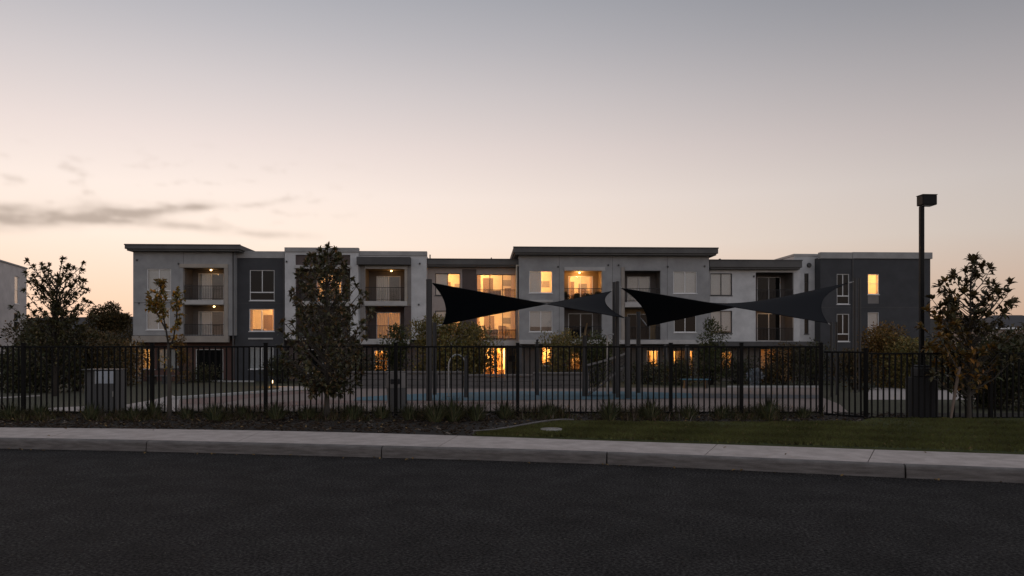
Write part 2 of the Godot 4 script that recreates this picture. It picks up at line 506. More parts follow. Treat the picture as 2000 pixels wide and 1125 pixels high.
func make_ground() -> void:
	var g := Geo.new()
	var ds := [-60.0, 5.0, 14.0, 15.0, 20.0, 30.0, 45.0, 60.0, 90.0, 200.0, 600.0, 2500.0]
	for k in ds.size() - 1:
		var a: float = ds[k]
		var b: float = ds[k + 1]
		var ya := -0.12 if a < 14.9 else ground(a)
		var yb := -0.12 if b < 14.9 else ground(b)
		g.quad(Vector3(-2500, ya, -a), Vector3(2500, ya, -a), Vector3(2500, yb, -b), Vector3(-2500, yb, -b))
	struct("ground", g, M.field)
	# mulched bed from the pavement to just behind the fence
	g = Geo.new()
	var f := FastNoiseLite.new()
	f.seed = 5; f.frequency = 1.7
	var nx := 150
	var nz := 10
	var H := func(i: int, j: int) -> Vector3:
		var x := lerpf(-14.0, 14.5, float(i) / nx)
		var d0 := along(KB, x) - 0.05
		var d1 := 16.6
		var d := lerpf(d0, d1, float(j) / nz)
		var y := 0.125 + 0.05 * f.get_noise_2d(x * 2.0, d * 2.0) * (1.0 if j > 0 else 0.0) + 0.03 * sin(PI * j / float(nz))
		if j == nz: y = ground(d) - 0.05
		return Vector3(x, y, -d)
	for i in nx:
		for j in nz:
			g.quad(H.call(i, j), H.call(i + 1, j), H.call(i + 1, j + 1), H.call(i, j + 1))
	struct("planting_bed", g, M.mulch)
	# lawn strip
	g = Geo.new()
	for i in 90:
		var a := -0.62 + i * 15.0 / 90.0
		var b := a + 15.0 / 90.0
		var pa := 0.19 + 0.012 * sin(a * 2.1)
		var pb := 0.19 + 0.012 * sin(b * 2.1)
		var r0 := Vector3(a, pa, -lawn_back(a))
		var r1 := Vector3(b, pb, -lawn_back(b))
		var f0 := Vector3(a, 0.165, -(along(KB, a) + 0.06))
		var f1 := Vector3(b, 0.165, -(along(KB, b) + 0.06))
		g.quad(f0, f1, r1, r0)
		g.quad(f0 + Vector3(0, -0.1, 0.03), f1 + Vector3(0, -0.1, 0.03), f1, f0)
		g.quad(r0, r1, r1 + Vector3(0, -0.1, -0.04), r0 + Vector3(0, -0.1, -0.04))
	struct("lawn", g, M.lawn)
	# surfaces behind the fence
	sheet("path", [[70, 812], [96, 797], [250, 790], [300, 781], [336, 772], [352, 779], [345, 812]], M.path, 0.006)
	sheet("play_surface", [[346, 812], [350, 781], [545, 765.6], [620, 762], [660, 757.6], [1160, 757.5], [1420, 757.5], [1600, 757.5], [1600, 774], [1640, 790], [1660, 808], [1000, 811]], M.tan, 0.006)
	sheet("brick_band", [[352, 790], [360, 781], [545, 766.2], [620, 763], [625, 767], [560, 771], [480, 779], [420, 790]], M.redpave, 0.012)
	sheet("paving_band", [[470, 797], [520, 788], [620, 781], [700, 783.5], [1000, 786.5], [1010, 789.5], [700, 787.5], [560, 794], [520, 800]], M.redpave, 0.012)
	sheet("splash_pad", [[690, 783], [697, 777], [760, 772.5], [850, 768.5], [1000, 765], [1240, 765.5], [1350, 769], [1352, 778], [1240, 780.5], [900, 783]], M.blue, 0.018)
	sheet("rubber_surface", [[1352.5, 769], [1600, 772.5], [1600, 779], [1352.5, 778]], M.bluegrey, 0.018)
	sheet("path", [[1690, 781], [1700, 757.5], [1930, 757], [1960, 781]], M.path, 0.006)
	sheet("path", [[545, 754.5], [660, 755], [655, 757.4], [620, 760.5], [545, 764.0]], M.path, 0.006)
	sheet("path", [[0, 776], [80, 772], [80, 773.8], [0, 778.2]], M.path, 0.006)
	# ridge on the horizon
	g = Geo.new()
	f.frequency = 0.006
	for i in 60:
		var x0 := -420.0 + i * 14.0
		var x1 := x0 + 14.0
		var h0 := 12.0 + 2.0 * f.get_noise_1d(x0)
		var h1 := 12.0 + 2.0 * f.get_noise_1d(x1)
		g.quad(Vector3(x0, -3, -255), Vector3(x1, -3, -255), Vector3(x1, h1, -300), Vector3(x0, h0, -300))
		g.quad(Vector3(x0, h0, -300), Vector3(x1, h1, -300), Vector3(x1, -3, -345), Vector3(x0, -3, -345))
	struct("hill", g, M.hill)

func lawn_back(x: float) -> float:
	if x < 1.1: return lerpf(11.80, 13.6, smoothstep(-0.62, 1.0, x))
	if x < 6.2: return 13.45 + 0.1 * sin(x * 1.3)
	return lerpf(13.45, 14.05, smoothstep(6.2, 6.9, x)) if x < 8.6 else 14.05

# ------------------------------------------------------------------ street fence
func make_fence() -> void:
	var pk := BoxMesh.new()
	var runs := [
		[Vector3(-13.2, 0, -15.0), Vector3(6.24, 0, -15.0), 0.20, 1.565, [-12.2, -9.87, -7.27, -4.976, -2.348, 0.114, 3.207, 4.634, 6.24], "long black metal picket fence between the planting bed and the splash pad"],
		[Vector3(6.30, 0, -14.98), Vector3(6.84, 0, -14.35), 0.17, 1.46, [6.84], "short angled black picket fence return joining the two fence runs"],
		[Vector3(6.90, 0, -14.35), Vector3(13.0, 0, -14.35), 0.155, 1.435, [9.25, 11.7], "lower black metal picket fence in front of the lamp post"],
	]
	for r in runs:
		var a: Vector3 = r[0]
		var b: Vector3 = r[1]
		var dir := (b - a).normalized()
		var n := Vector3(-dir.z, 0, dir.x)
		var L := a.distance_to(b)
		var o := thing("picket_fence", r[5], "fence", a, atan2(-dir.z, dir.x), "black street fences")
		var lo: float = r[2]
		var hi: float = r[3]
		for y in [hi - 0.02, lo + 0.02]:
			var g := Geo.new()
			g.box(Vector3(0, y - 0.017, -0.017), Vector3(L, y + 0.017, 0.017), 0.004)
			part("rail", g, M.steel, o)
		var posts: Array = r[4]
		var pg := Geo.new()
		pg.box(Vector3(-0.034, -0.05, -0.034), Vector3(0.034, hi + 0.045 - 0.0, 0.034), 0.004)
		pg.box(Vector3(-0.042, hi + 0.045, -0.042), Vector3(0.042, hi + 0.062, 0.042), 0.006)
		var pm := pg.mesh()
		var at_posts := []
		for px in posts:
			var t: float = (px - a.x) / dir.x
			at_posts.append(t)
			part("post", pm, M.steel, o, Vector3(clampf(t, 0, L), 0.0, 0))
		var k := Geo.new()
		k.box(Vector3(-0.0135, lo, -0.0135), Vector3(0.0135, hi - 0.004, 0.0135), 0.002)
		var km := k.mesh()
		var t := 0.055
		while t < L - 0.03:
			var clear := true
			for q in at_posts:
				if absf(q - t) < 0.045: clear = false
			if clear:
				var p := part("picket", km, M.steel, o, Vector3(t, 0, 0))
				p.rotation.z = rng.randf_range(-0.004, 0.004)
			t += 0.1135

# ------------------------------------------------------------------ plants
func tint(base: Color, spread := 0.42) -> Color:
	var k := 1.0 + rng.randf_range(-spread, spread)
	return Color(base.r * k * rng.randf_range(0.85, 1.2), base.g * k, base.b * k * rng.randf_range(0.8, 1.1))

func rnd_dir() -> Vector3:
	var z := rng.randf_range(-1, 1)
	var a := rng.randf() * TAU
	var r := sqrt(1 - z * z)
	return Vector3(r * cos(a), z, r * sin(a))

func rosette(g: Geo, p: Vector3, d: Vector3, n: int, l: float, w: float, cols: Array, extra: Array = []) -> void:
	for k in n:
		var out := (rnd_dir() + d * rng.randf_range(0.35, 1.1)).normalized()
		g.col = tint(cols[rng.randi() % cols.size()])
		var ll := l * rng.randf_range(0.7, 1.15)
		var up := (Vector3.UP + rnd_dir() * 0.5).normalized()
		if extra.size() == 2 and rng.randf() < extra[1]:
			extra[0].append([p, out, up, ll, w * rng.randf_range(0.8, 1.1), g.col])
		else:
			g.leaf(p, out, up, ll, w * rng.randf_range(0.8, 1.1))

func single_leaves(o: Node3D, list: Array, m: Material) -> void:      # leaves that show singly against the sky
	for q in list.slice(0, 280):
		var g := Geo.new()
		g.col = q[5]
		g.leaf(Vector3.ZERO, q[1], q[2], q[3], q[4])
		part("leaf", g, m, o, q[0])

# a broad-leaved tree whose limbs end at given tips (x, height, depth) in tree space
func tipped_tree(called: String, label: String, at0: Vector3, trunk: Array, r0: float, tips: Array, cols: Array, leafl: float, per_tip: int, per_branch: int, bark: Material, singles := 0.0, warm: Array = []) -> Node3D:
	var o := thing(called, label, "tree", at0)
	var tg := Geo.new()
	var rad := []
	for k in trunk.size(): rad.append(lerpf(r0, r0 * 0.22, float(k) / (trunk.size() - 1)))
	rad[0] = r0 * 1.25
	tg.tube(trunk, rad, 10)
	part("trunk", tg, bark, o)
	var bg := Geo.new()
	var lg := Geo.new()
	var list := []
	var top: Vector3 = trunk[trunk.size() - 1]
	for t in tips:
		var tip: Vector3 = t
		var hy: float = clampf(tip.y - Vector2(tip.x, tip.z).length() * rng.randf_range(0.7, 1.1) - 0.08, trunk[0].y + 0.3 * top.y * 0.6, top.y)
		var root := point_on(trunk, hy)
		var mid := root.lerp(tip, 0.55) + Vector3(0, -0.06 * tip.distance_to(root), 0) + rnd_dir() * 0.03
		var path := [root, root.lerp(mid, 0.5), mid, mid.lerp(tip, 0.55) + rnd_dir() * 0.015, tip]
		var br := clampf(0.013 * tip.distance_to(root) + 0.004, 0.005, 0.02)
		bg.tube(path, [br, br * 0.85, br * 0.7, br * 0.5, br * 0.35], 5, false)
		var d := (tip - mid).normalized()
		var use := cols
		if warm.size() and rng.randf() < clampf(-tip.x * 0.9 + 0.4 - (tip.y - 1.5) * 0.6, 0.0, 0.85): use = warm
		rosette(lg, tip, (d + Vector3.UP * 0.4).normalized(), per_tip, leafl, leafl * 0.36, use, [list, singles])
		for k in per_branch:
			var u := rng.randf_range(0.35, 1.0)
			var p := path_at(path, u)
			rosette(lg, p, (d * 0.6 + rnd_dir() * 0.4).normalized(), 1, leafl * 0.92, leafl * 0.36, use, [list, singles])
	part("branches", bg, bark, o)
	var cr := part("crown", lg, M.leaf_glossy, o)
	cr.set_meta("kind", "stuff")
	single_leaves(o, list, M.leaf_glossy)
	return o

func point_on(path: Array, y: float) -> Vector3:
	for k in path.size() - 1:
		if y <= path[k + 1].y:
			return path[k].lerp(path[k + 1], clampf((y - path[k].y) / maxf(path[k + 1].y - path[k].y, 1e-3), 0, 1))
	return path[path.size() - 1]

func path_at(path: Array, u: float) -> Vector3:
	var t := u * (path.size() - 1)
	var k := mini(int(t), path.size() - 2)
	return path[k].lerp(path[k + 1], t - k)

func radius_at(prof: Array, h: float) -> float:
	for k in prof.size() - 1:
		if h <= prof[k + 1][0]:
			return lerpf(prof[k][1], prof[k + 1][1], clampf((h - prof[k][0]) / (prof[k + 1][0] - prof[k][0]), 0, 1))
	return 0.05

func make_trees() -> void:
	# the dense evergreen at the fence
	var prof := [[0.42, 0.3], [0.6, 0.55], [0.8, 0.78], [1.1, 0.93], [1.6, 0.93], [2.1, 0.86], [2.45, 0.78], [2.75, 0.60], [3.05, 0.44], [3.2, 0.28], [3.4, 0.1]]
	var tips := [Vector3(-0.12, 3.28, 0), Vector3(0.02, 3.36, 0.05), Vector3(0.14, 3.3, -0.05), Vector3(0.22, 3.2, 0.06), Vector3(-0.23, 3.18, 0.1), Vector3(0.05, 3.2, -0.12)]
	for k in 190:
		var h := 0.45 + 2.75 * (k + rng.randf()) / 190.0
		var a := k * 2.39996 + rng.randf_range(-0.3, 0.3)
		var lump := 0.84 + 0.2 * sin(a * 3.0 + h * 4.0)
		var r := radius_at(prof, h) * lump * (sqrt(rng.randf_range(0.12, 1.0)) if k % 3 == 0 else rng.randf_range(0.86, 1.04))
		tips.append(Vector3(cos(a) * r, h, sin(a) * r))
	var green := [Color(0.111, 0.104, 0.055), Color(0.137, 0.117, 0.060), Color(0.085, 0.086, 0.048), Color(0.195, 0.124, 0.065), Color(0.065, 0.070, 0.043)]
	var base := on_ground(638, 14.62)
	tipped_tree("evergreen_tree", "dense dark evergreen tree with broad leaves standing before the fence", base, [Vector3(0, -0.05, 0), Vector3(0.005, 0.5, 0), Vector3(-0.01, 1.2, 0.01), Vector3(0.01, 2.0, 0), Vector3(0.0, 2.8, 0.01), Vector3(0.02, 3.4, 0)], 0.052, tips, green, 0.122, 16, 12, M.bark, 0.07)
	# slender yellowing sapling
	var s0 := on_ground(331, 14.55)
	var o := thing("sapling", "slender yellowing sapling with two thin leaders by the grey cabinet", "tree", s0)
	var tg := Geo.new()
	tg.tube([Vector3(0, -0.04, 0), Vector3(0.0, 0.6, 0), Vector3(-0.01, 1.2, 0), Vector3(-0.02, 1.45, 0)], [0.05, 0.04, 0.03, 0.022], 8)
	part("trunk", tg, M.bark, o)
	var bg := Geo.new()
	var lg := Geo.new()
	var lead := [[Vector3(-0.02, 1.45, 0), Vector3(-0.06, 1.75, 0.02), Vector3(-0.14, 2.1, 0.0), Vector3(-0.18, 2.4, -0.03), Vector3(-0.18, 2.68, 0)], [Vector3(-0.01, 1.3, 0), Vector3(0.06, 1.6, -0.05), Vector3(0.12, 1.95, -0.04), Vector3(0.15, 2.2, 0.02), Vector3(0.16, 2.45, 0)], [Vector3(-0.06, 1.75, 0.02), Vector3(-0.15, 1.95, 0.08), Vector3(-0.24, 2.15, 0.1), Vector3(-0.28, 2.3, 0.1)]]
	var yel := [Color(0.340, 0.221, 0.060), Color(0.255, 0.196, 0.068), Color(0.187, 0.170, 0.076), Color(0.442, 0.238, 0.051)]
	for l in lead:
		var rr := []
		for k in l.size(): rr.append(lerpf(0.018, 0.005, float(k) / (l.size() - 1)))
		bg.tube(l, rr, 6, false)
		for k in 34:
			var p := path_at(l, sqrt(rng.randf_range(0.04, 1.0)))
			var d := (rnd_dir() + Vector3.UP * 0.6).normalized()
			var e := p + d * rng.randf_range(0.08, 0.22)
			bg.tube([p, p.lerp(e, 0.5) + rnd_dir() * 0.01, e], [0.004, 0.003, 0.002], 4, false)
			for q in 11: rosette(lg, p.lerp(e, rng.randf_range(0.3, 1.0)), d, 1, 0.07, 0.042, yel)
	for k in 9:                                  # low twigs on the trunk
		var p := Vector3(0, rng.randf_range(0.95, 1.5), 0)
		var d := (rnd_dir() + Vector3.UP * 0.2).normalized()
		var e := p + d * rng.randf_range(0.15, 0.4)
		bg.tube([p, p.lerp(e, 0.5) + Vector3(0, 0.02, 0), e], [0.005, 0.004, 0.002], 4, false)
		for q in 6: rosette(lg, p.lerp(e, rng.randf_range(0.4, 1.0)), d, 1, 0.06, 0.032, yel)
	part("branches", bg, M.bark_dark, o)
	tag(part("crown", lg, M.leaf_thin, o), "", "", "", "stuff")
	# open-crowned tree beside the lamp post
	var t2 := []
	for q in [[1888, 512], [1876, 516], [1918, 510], [1940, 527], [1928, 540], [1868, 540], [1858, 545], [1845, 553], [1955, 556], [1969, 558], [1948, 566], [1966, 596], [1838, 585], [1862, 596], [1945, 600], [1830, 608], [1900, 540], [1915, 578], [1880, 575], [1868, 570], [1890, 556], [1932, 575], [1905, 525], [1850, 632], [1834, 645], [1872, 640], [1925, 630], [1950, 640], [1860, 680], [1842, 690], [1845, 716], [1880, 700], [1915, 680], [1940, 690], [1900, 615], [1875, 612], [1835, 665], [1858, 655], [1890, 660], [1930, 655], [1905, 640], [1870, 725], [1960, 668], [1918, 730], [1895, 690], [1850, 560], [1910, 600], [1945, 720], [1880, 600], [1920, 560], [1900, 580], [1862, 615], [1940, 615], [1855, 575], [1880, 535]]:
		t2.append(Vector3((q[0] - 1895) / 102.0, (822.0 - q[1]) / 102.0, rng.randf_range(-0.4, 0.4)))
		if q[1] > 590:
			for w in 2: t2.append(Vector3((q[0] - 1895) / 102.0 + rng.randf_range(-0.25, 0.25), (822.0 - q[1]) / 102.0 + rng.randf_range(-0.2, 0.2), rng.randf_range(-0.5, 0.5)))
	var olive_brown := [Color(0.095, 0.083, 0.045), Color(0.08, 0.077, 0.042), Color(0.12, 0.088, 0.045)]  # leaf colours of this tree, olive to brown
	var warm := [Color(0.28, 0.15, 0.035), Color(0.19, 0.12, 0.042), Color(0.14, 0.105, 0.045)]
	var b2 := on_ground(1893, 14.2)
	tipped_tree("open_crowned_tree", "open-crowned tree with leaf rosettes and a few orange leaves, beside the lamp post", b2, [Vector3(0, -0.05, 0), Vector3(0, 0.6, 0), Vector3(0.01, 1.3, 0), Vector3(0.02, 2.2, 0), Vector3(0.02, 2.75, 0)], 0.036, t2, olive_brown, 0.155, 15, 9, M.bark, 0.22, warm)
	# tree against the glow on the far side
	var t3 := []
	var d3 := 26.0
	var y3 := 772.0
	for q in [[83, 516], [90, 528], [105, 515], [110, 530], [139, 508], [132, 522], [146, 528], [66, 545], [72, 556], [158, 548], [152, 562], [90, 545], [112, 545], [130, 540], [147, 555], [75, 570], [100, 565], [120, 570], [138, 575], [150, 585], [60, 598], [156, 592], [85, 598], [110, 600], [135, 605], [70, 620], [95, 625], [125, 630], [150, 630], [166, 618], [80, 650], [110, 655], [140, 655], [62, 640], [158, 655], [100, 680], [130, 690], [75, 690], [95, 555], [118, 552], [140, 545], [82, 540], [100, 590], [125, 590], [145, 610], [80, 610], [115, 615]]:
		for w in 2 if q[1] < 590 else 4:
			t3.append(Vector3((q[0] - 108 + rng.randf_range(-6, 6) * w) / 55.8, (y3 - q[1] + rng.randf_range(-7, 4) * w) / 55.8, rng.randf_range(-0.9, 0.9)))
	var shade := [Color(0.09, 0.085, 0.043), Color(0.075, 0.075, 0.04), Color(0.11, 0.09, 0.046)]  # plain olive-brown leaf colours, mixed at random
	tipped_tree("broadleaf_tree", "tall broadleaf tree against the bright sky beside the far pale building", on_ground(108, d3), [Vector3(0, -0.05, 0), Vector3(0.02, 1.2, 0), Vector3(0.0, 2.4, 0.05), Vector3(0.05, 3.4, 0), Vector3(0.1, 4.2, 0)], 0.085, t3, shade, 0.16, 19, 18, M.bark_dark, 0.06)

# a shrub: a bundle of stems and a cloud of leaves in lumps
func shrub(called: String, label: String, at0: Vector3, w: float, h: float, n: int, l: float, cols: Array, lumps := 7, group := "", y0 := 0.0, cat := "shrub") -> Node3D:
	var o := thing(called, label, cat, at0, 0.0, group)
	var sg := Geo.new()
	var lg := Geo.new()
	var cs := []
	for k in lumps:
		var a := TAU * k / lumps + rng.randf_range(-0.4, 0.4)
		var r := w * 0.5 * sqrt(rng.randf_range(0.0, 0.55))
		var rr := w * rng.randf_range(0.2, 0.32)
		cs.append([Vector3(cos(a) * r, y0 + lerpf(rr * 0.6, h - y0 - rr * 0.75, rng.randf()), sin(a) * r), rr])
	cs.append([Vector3(0, h - w * 0.22, 0), w * 0.22])
	for q in cs:
		var c: Vector3 = q[0]
		sg.tube([Vector3(c.x * 0.15, -0.03, c.z * 0.15), Vector3(c.x * 0.5, c.y * 0.5, c.z * 0.4), c], [0.014 + h * 0.005, 0.012, 0.006], 5, false)
	for k in int(n * 2.4):
		var q = cs[rng.randi() % cs.size()]
		var d := rnd_dir()
		var p: Vector3 = q[0] + d * q[1] * 1.05 * pow(rng.randf(), 0.4) * (0.8 + 0.35 * rng.randf())
		if p.y < 0.02: p.y = rng.randf() * 0.1 + 0.02
		lg.col = tint(cols[rng.randi() % cols.size()])
		lg.leaf(p, (d + rnd_dir() * 0.9 + Vector3.UP * 0.3).normalized(), (Vector3.UP + rnd_dir() * 0.7).normalized(), l * rng.randf_range(0.8, 1.5), l * 0.55)
	part("stem", sg, M.bark_dark, o)
	tag(part("foliage", lg, M.leaf, o), "", "", "", "stuff")
	return o

func make_shrubs() -> void:
	var olive := [Color(0.2, 0.165, 0.062), Color(0.15, 0.14, 0.06), Color(0.24, 0.185, 0.068)]
	var dark := [Color(0.06, 0.066, 0.038), Color(0.072, 0.072, 0.04), Color(0.085, 0.075, 0.044)]
	var green := [Color(0.08, 0.09, 0.04), Color(0.095, 0.1, 0.045), Color(0.065, 0.075, 0.035)]
	var rust := [Color(0.240, 0.136, 0.042), Color(0.176, 0.112, 0.042), Color(0.136, 0.096, 0.042)]
	var brown := [Color(0.088, 0.067, 0.035), Color(0.112, 0.077, 0.035), Color(0.064, 0.056, 0.032)]
	var list := [      # px, distance, width, height, leaves, leaf, colours, label
		[843, 42, 2.6, 4.0, 1700, 0.13, olive, "yellowing shrub tree beside the tall sail post, before the pale wall"],
		[925, 42, 2.9, 3.5, 1900, 0.13, olive, "broad yellow-green shrub tree before the lit ground-floor doors"],
		[884, 41, 2.4, 3.7, 1300, 0.13, olive, "yellow-green shrub behind the spray arch, between two larger ones"],
		[773, 44, 2.0, 3.6, 1000, 0.13, green, "green shrub below the lit amber balcony door"],
		[1388, 44, 1.9, 3.9, 1300, 0.12, green, "upright green shrub tree in front of the tall windows under the second sail"],
		[1100, 40, 2.6, 2.9, 1200, 0.12, olive, "loose shrub before the dark lower balcony of the middle block"],
		[1165, 40, 2.4, 3.0, 1000, 0.12, green, "loose shrub behind the climbing ramp"],
		[1722, 38, 2.5, 3.25, 1700, 0.12, rust, "rusty autumn shrub before the charcoal wall"],
		[1770, 36, 2.4, 2.5, 1300, 0.12, olive, "low olive shrub at the foot of the lamp post, before the charcoal wall"],
		[1670, 34, 2.2, 1.75, 800, 0.12, brown, "low brown shrub by the angled fence return"],
		[1262, 46, 3.0, 1.3, 700, 0.12, dark, "low dark shrub before the first small lit window"],
		[1325, 43, 3.0, 1.5, 800, 0.12, dark, "low dark shrub behind the blue picnic table"],
		[1440, 47, 3.2, 1.7, 800, 0.12, dark, "low dark shrub before the window beside the lobby"],
		[1530, 46, 2.6, 2.6, 900, 0.12, brown, "brown shrub in front of the amber lobby"],
		[1590, 44, 2.4, 2.7, 900, 0.12, dark, "dark shrub at the foot of the white stair tower"],
		[1500, 45, 2.2, 1.3, 600, 0.12, brown, "low brown shrub next to the pale silvery shrub"],
		[355, 47, 1.1, 3.1, 500, 0.10, rust, "orange-leaved shrub beside the lit corner window"],
		[545, 49, 2.6, 1.7, 700, 0.12, dark, "low dark shrub under the charcoal block's window"],
		[395, 52, 3.0, 1.1, 500, 0.12, dark, "low dark shrub before the ground-floor patio"],
		[700, 45, 3.0, 2.0, 900, 0.12, dark, "dark shrub behind the low wall, beside the evergreen"],
		[80, 30, 3.0, 2.9, 1700, 0.13, dark, "big dark shrub under the backlit broadleaf tree"],
		[150, 32, 2.6, 2.7, 1400, 0.13, brown, "brown-green shrub next to the backlit broadleaf tree"],
		[205, 40, 3.0, 2.8, 1300, 0.13, brown, "brown-green shrub behind the grey cabinet"],
		[242, 46, 2.6, 2.7, 1000, 0.13, rust, "rusty shrub at the corner of the grey block"],
		[172, 44, 2.4, 2.2, 700, 0.12, rust, "low rusty shrub between the brown-green ones"],
		[30, 34, 3.6, 1.9, 1200, 0.13, dark, "dark shrub hiding the foot of the far pale building"],
		[1960, 17.5, 2.2, 1.75, 2300, 0.08, dark, "dense dark shrub behind the fence, next to the open-crowned tree"],
		[1918, 18.5, 1.6, 1.3, 1300, 0.08, dark, "small dark shrub behind the fence and the tree stake"],
		[2020, 19, 2.4, 2.0, 1800, 0.09, brown, "brown shrub cut by the picture edge behind the lower fence"],
		[1850, 34, 3.4, 2.2, 1400, 0.12, dark, "dark shrub behind the pale path, near the lamp post"],
		[1945, 36, 4.2, 2.4, 1600, 0.13, brown, "wide brown shrub in front of the gabled house"],
		[1745, 40, 3.4, 2.0, 900, 0.13, dark, "dark hedge shrub along the charcoal block"],
		[1800, 46, 3.6, 2.3, 900, 0.13, dark, "dark shrub at the corner of the charcoal block"],
	]
	for q in list:
		shrub("shrub", q[7], on_ground(q[0], q[1]), q[2], q[3], int(q[4] * 1.25), q[5], q[6], 13, "shrubs in the grounds")
	shrub("silvery_shrub", "pale silvery shrub glowing out of the dark before the lobby", on_ground(1477, 40), 0.9, 0.95, 900, 0.08, [Color(0.33, 0.36, 0.42), Color(0.26, 0.29, 0.34)], 6)
	# far trees in front of the ridge
	for q in [[218, 95, 4.4, 8.2, 3000, 0.26, 4.8, "round-headed far tree standing out above the ridge"], [180, 110, 7.0, 6.2, 1400, 0.3, 0.3, "low far tree by the ridge, beside the backlit tree"], [250, 120, 8.0, 6.4, 1400, 0.3, 0.3, "low far tree by the ridge, beside the grey block"], [63, 60, 3.2, 5.0, 1300, 0.2, 0.6, "far tree half hidden behind the pale building's corner"]]:
		shrub("far_tree", q[7], on_ground(q[0], q[1]), q[2], q[3], q[4], q[5], brown, 9, "", q[6], "tree")

func make_clumps() -> void:
	# strap-leaved clumps along the foot of the fence
	var spots := [[18, 14.2, 0.34], [80, 14.35, 0.3], [178, 14.1, 0.34], [260, 14.2, 0.30], [300, 14.6, 0.36], [365, 14.3, 0.26], [418, 13.9, 0.36], [475, 14.5, 0.24], [540, 14.1, 0.40], [600, 14.2, 0.28], [690, 14.2, 0.34], [745, 14.4, 0.30], [800, 14.1, 0.34], [850, 13.7, 0.44], [885, 13.9, 0.46], [930, 14.0, 0.40], [985, 14.4, 0.36], [1070, 14.4, 0.34], [1190, 14.0, 0.44], [1270, 14.2, 0.42], [1345, 14.4, 0.32], [1410, 14.4, 0.3], [1500, 14.2, 0.46], [1570, 14.5, 0.26]]
	for k in spots.size():
		var q = spots[k]
		var o := thing("grass_clump", "spiky dark green strap-leaved clump before the fence, %s from the left" % NTH[k], "plant", on_ground(q[0], q[1]) + Vector3(0, 0.02, 0), rng.randf() * TAU, "strap-leaved clumps along the fence")
		var g := Geo.new()
		var hh: float = q[2]
		for j in int(190 + hh * 320):
			var a := rng.randf() * TAU
			var out := Vector3(cos(a), 0, sin(a))
			var lean := rng.randf_range(0.1, 0.9)
			g.col = tint([Color(0.07, 0.078, 0.034), Color(0.09, 0.09, 0.042), Color(0.05, 0.058, 0.027), Color(0.16, 0.135, 0.085)][0 if rng.randf() < 0.4 else (1 if rng.randf() < 0.5 else (2 if rng.randf() < 0.8 else 3))])
			g.blade(out * rng.randf() * 0.11, (Vector3.UP + out * lean).normalized(), (out * 0.45 - Vector3.UP * 0.4) * lean, hh * rng.randf_range(0.65, 1.25), 0.013)
		tag(part("leaves", g, M.leaf, o), "", "", "", "stuff")
		var s := Geo.new()
		s.tube([Vector3(0, -0.05, 0), Vector3(0, 0.05, 0)], [0.09, 0.05], 7)
		part("crown_base", s, M.mulch, o)
	# low ground cover between the clumps
	var gc := Geo.new()
	for j in 26000:
		var px := rng.randf_range(-40, 1610)
		var back := rng.randf() < 0.42 and px > 330
		var d := rng.randf_range(15.3, 17.6) if back else rng.randf_range(13.9, 15.3)
		if rng.randf() > 0.45 + 0.5 * sin(px * 0.031) + 0.3 * sin(px * 0.11 + d * 3.0): continue
		var p := on_ground(px, d)
		gc.col = tint(Color(0.10, 0.098, 0.046) if rng.randf() < 0.7 else Color(0.16, 0.115, 0.085))
		if rng.randf() < 0.015: gc.col = Color(0.35, 0.3, 0.27)
		var a := rng.randf() * TAU
		var out := Vector3(cos(a), 0, sin(a))
		gc.blade(p, (Vector3.UP + out * rng.randf_range(0.1, 0.9)).normalized(), out * 0.3 - Vector3.UP * 0.2, rng.randf_range(0.08, 0.27), 0.012)
	var o2 := part(numbered("ground_cover"), gc, M.leaf, self)
	tag(o2, "thin dry ground cover sprouting on both sides of the fence", "ground cover", "", "stuff")
	# bark chips
	var cm := Geo.new()
	cm.block(Vector3.ZERO, Vector3(0.055, 0.012, 0.022), Basis.IDENTITY, 0.004)
	scatter("bark_chips", cm.mesh(), 7000, "brown bark chips strewn over the planting bed", "mulch", M.chip, func() -> Array:
		var x := rng.randf_range(-11.0, 8.0)
		var d := rng.randf_range(along(KB, x) + 0.02, 15.6)
		if x > -0.5 and d < lawn_back(x) + 0.03: return []
		var k := rng.randf_range(0.5, 1.5)
		var c := Color(0.05, 0.036, 0.026) if rng.randf() < 0.95 else Color(0.17, 0.14, 0.115)
		return [Transform3D(Basis.from_euler(Vector3(rng.randf_range(-0.5, 0.5), rng.randf() * TAU, rng.randf_range(-0.5, 0.5))).scaled(Vector3(k, k, k)), Vector3(x, 0.155 + rng.randf() * 0.03, -d)), c * rng.randf_range(0.6, 1.4)])
	var gm := Geo.new()
	gm.block(Vector3.ZERO, Vector3(0.010, 0.006, 0.008), Basis.IDENTITY, 0.003)
	scatter("road_grit", gm.mesh(), 16000, "pale grit and small stones scattered on the asphalt", "grit", M.chip, func() -> Array:
		var x := rng.randf_range(-8.5, 7.0)
		var u := rng.randf()
		var d := lerpf(3.8, along(KF, x) - 0.03, pow(u, 0.75))
		if rng.randf() < 0.22: d = along(KF, x) - 0.02 - 0.25 * rng.randf() * rng.randf()
		var k := rng.randf_range(0.35, 1.15)
		var c := Color(0.07, 0.063, 0.06) if rng.randf() < 0.75 else (Color(0.13, 0.115, 0.105) if rng.randf() < 0.5 else Color(0.02, 0.018, 0.017))
		return [Transform3D(Basis.from_euler(Vector3(rng.randf_range(-0.4, 0.4), rng.randf() * TAU, 0)).scaled(Vector3(k, k, k)), Vector3(x, 0.002, -d)), c * rng.randf_range(0.7, 1.3)])
	var lm := Geo.new()
	lm.leaf(Vector3(0, 0, -0.03), Vector3(0, 0, 1), Vector3.UP, 0.06, 0.026)
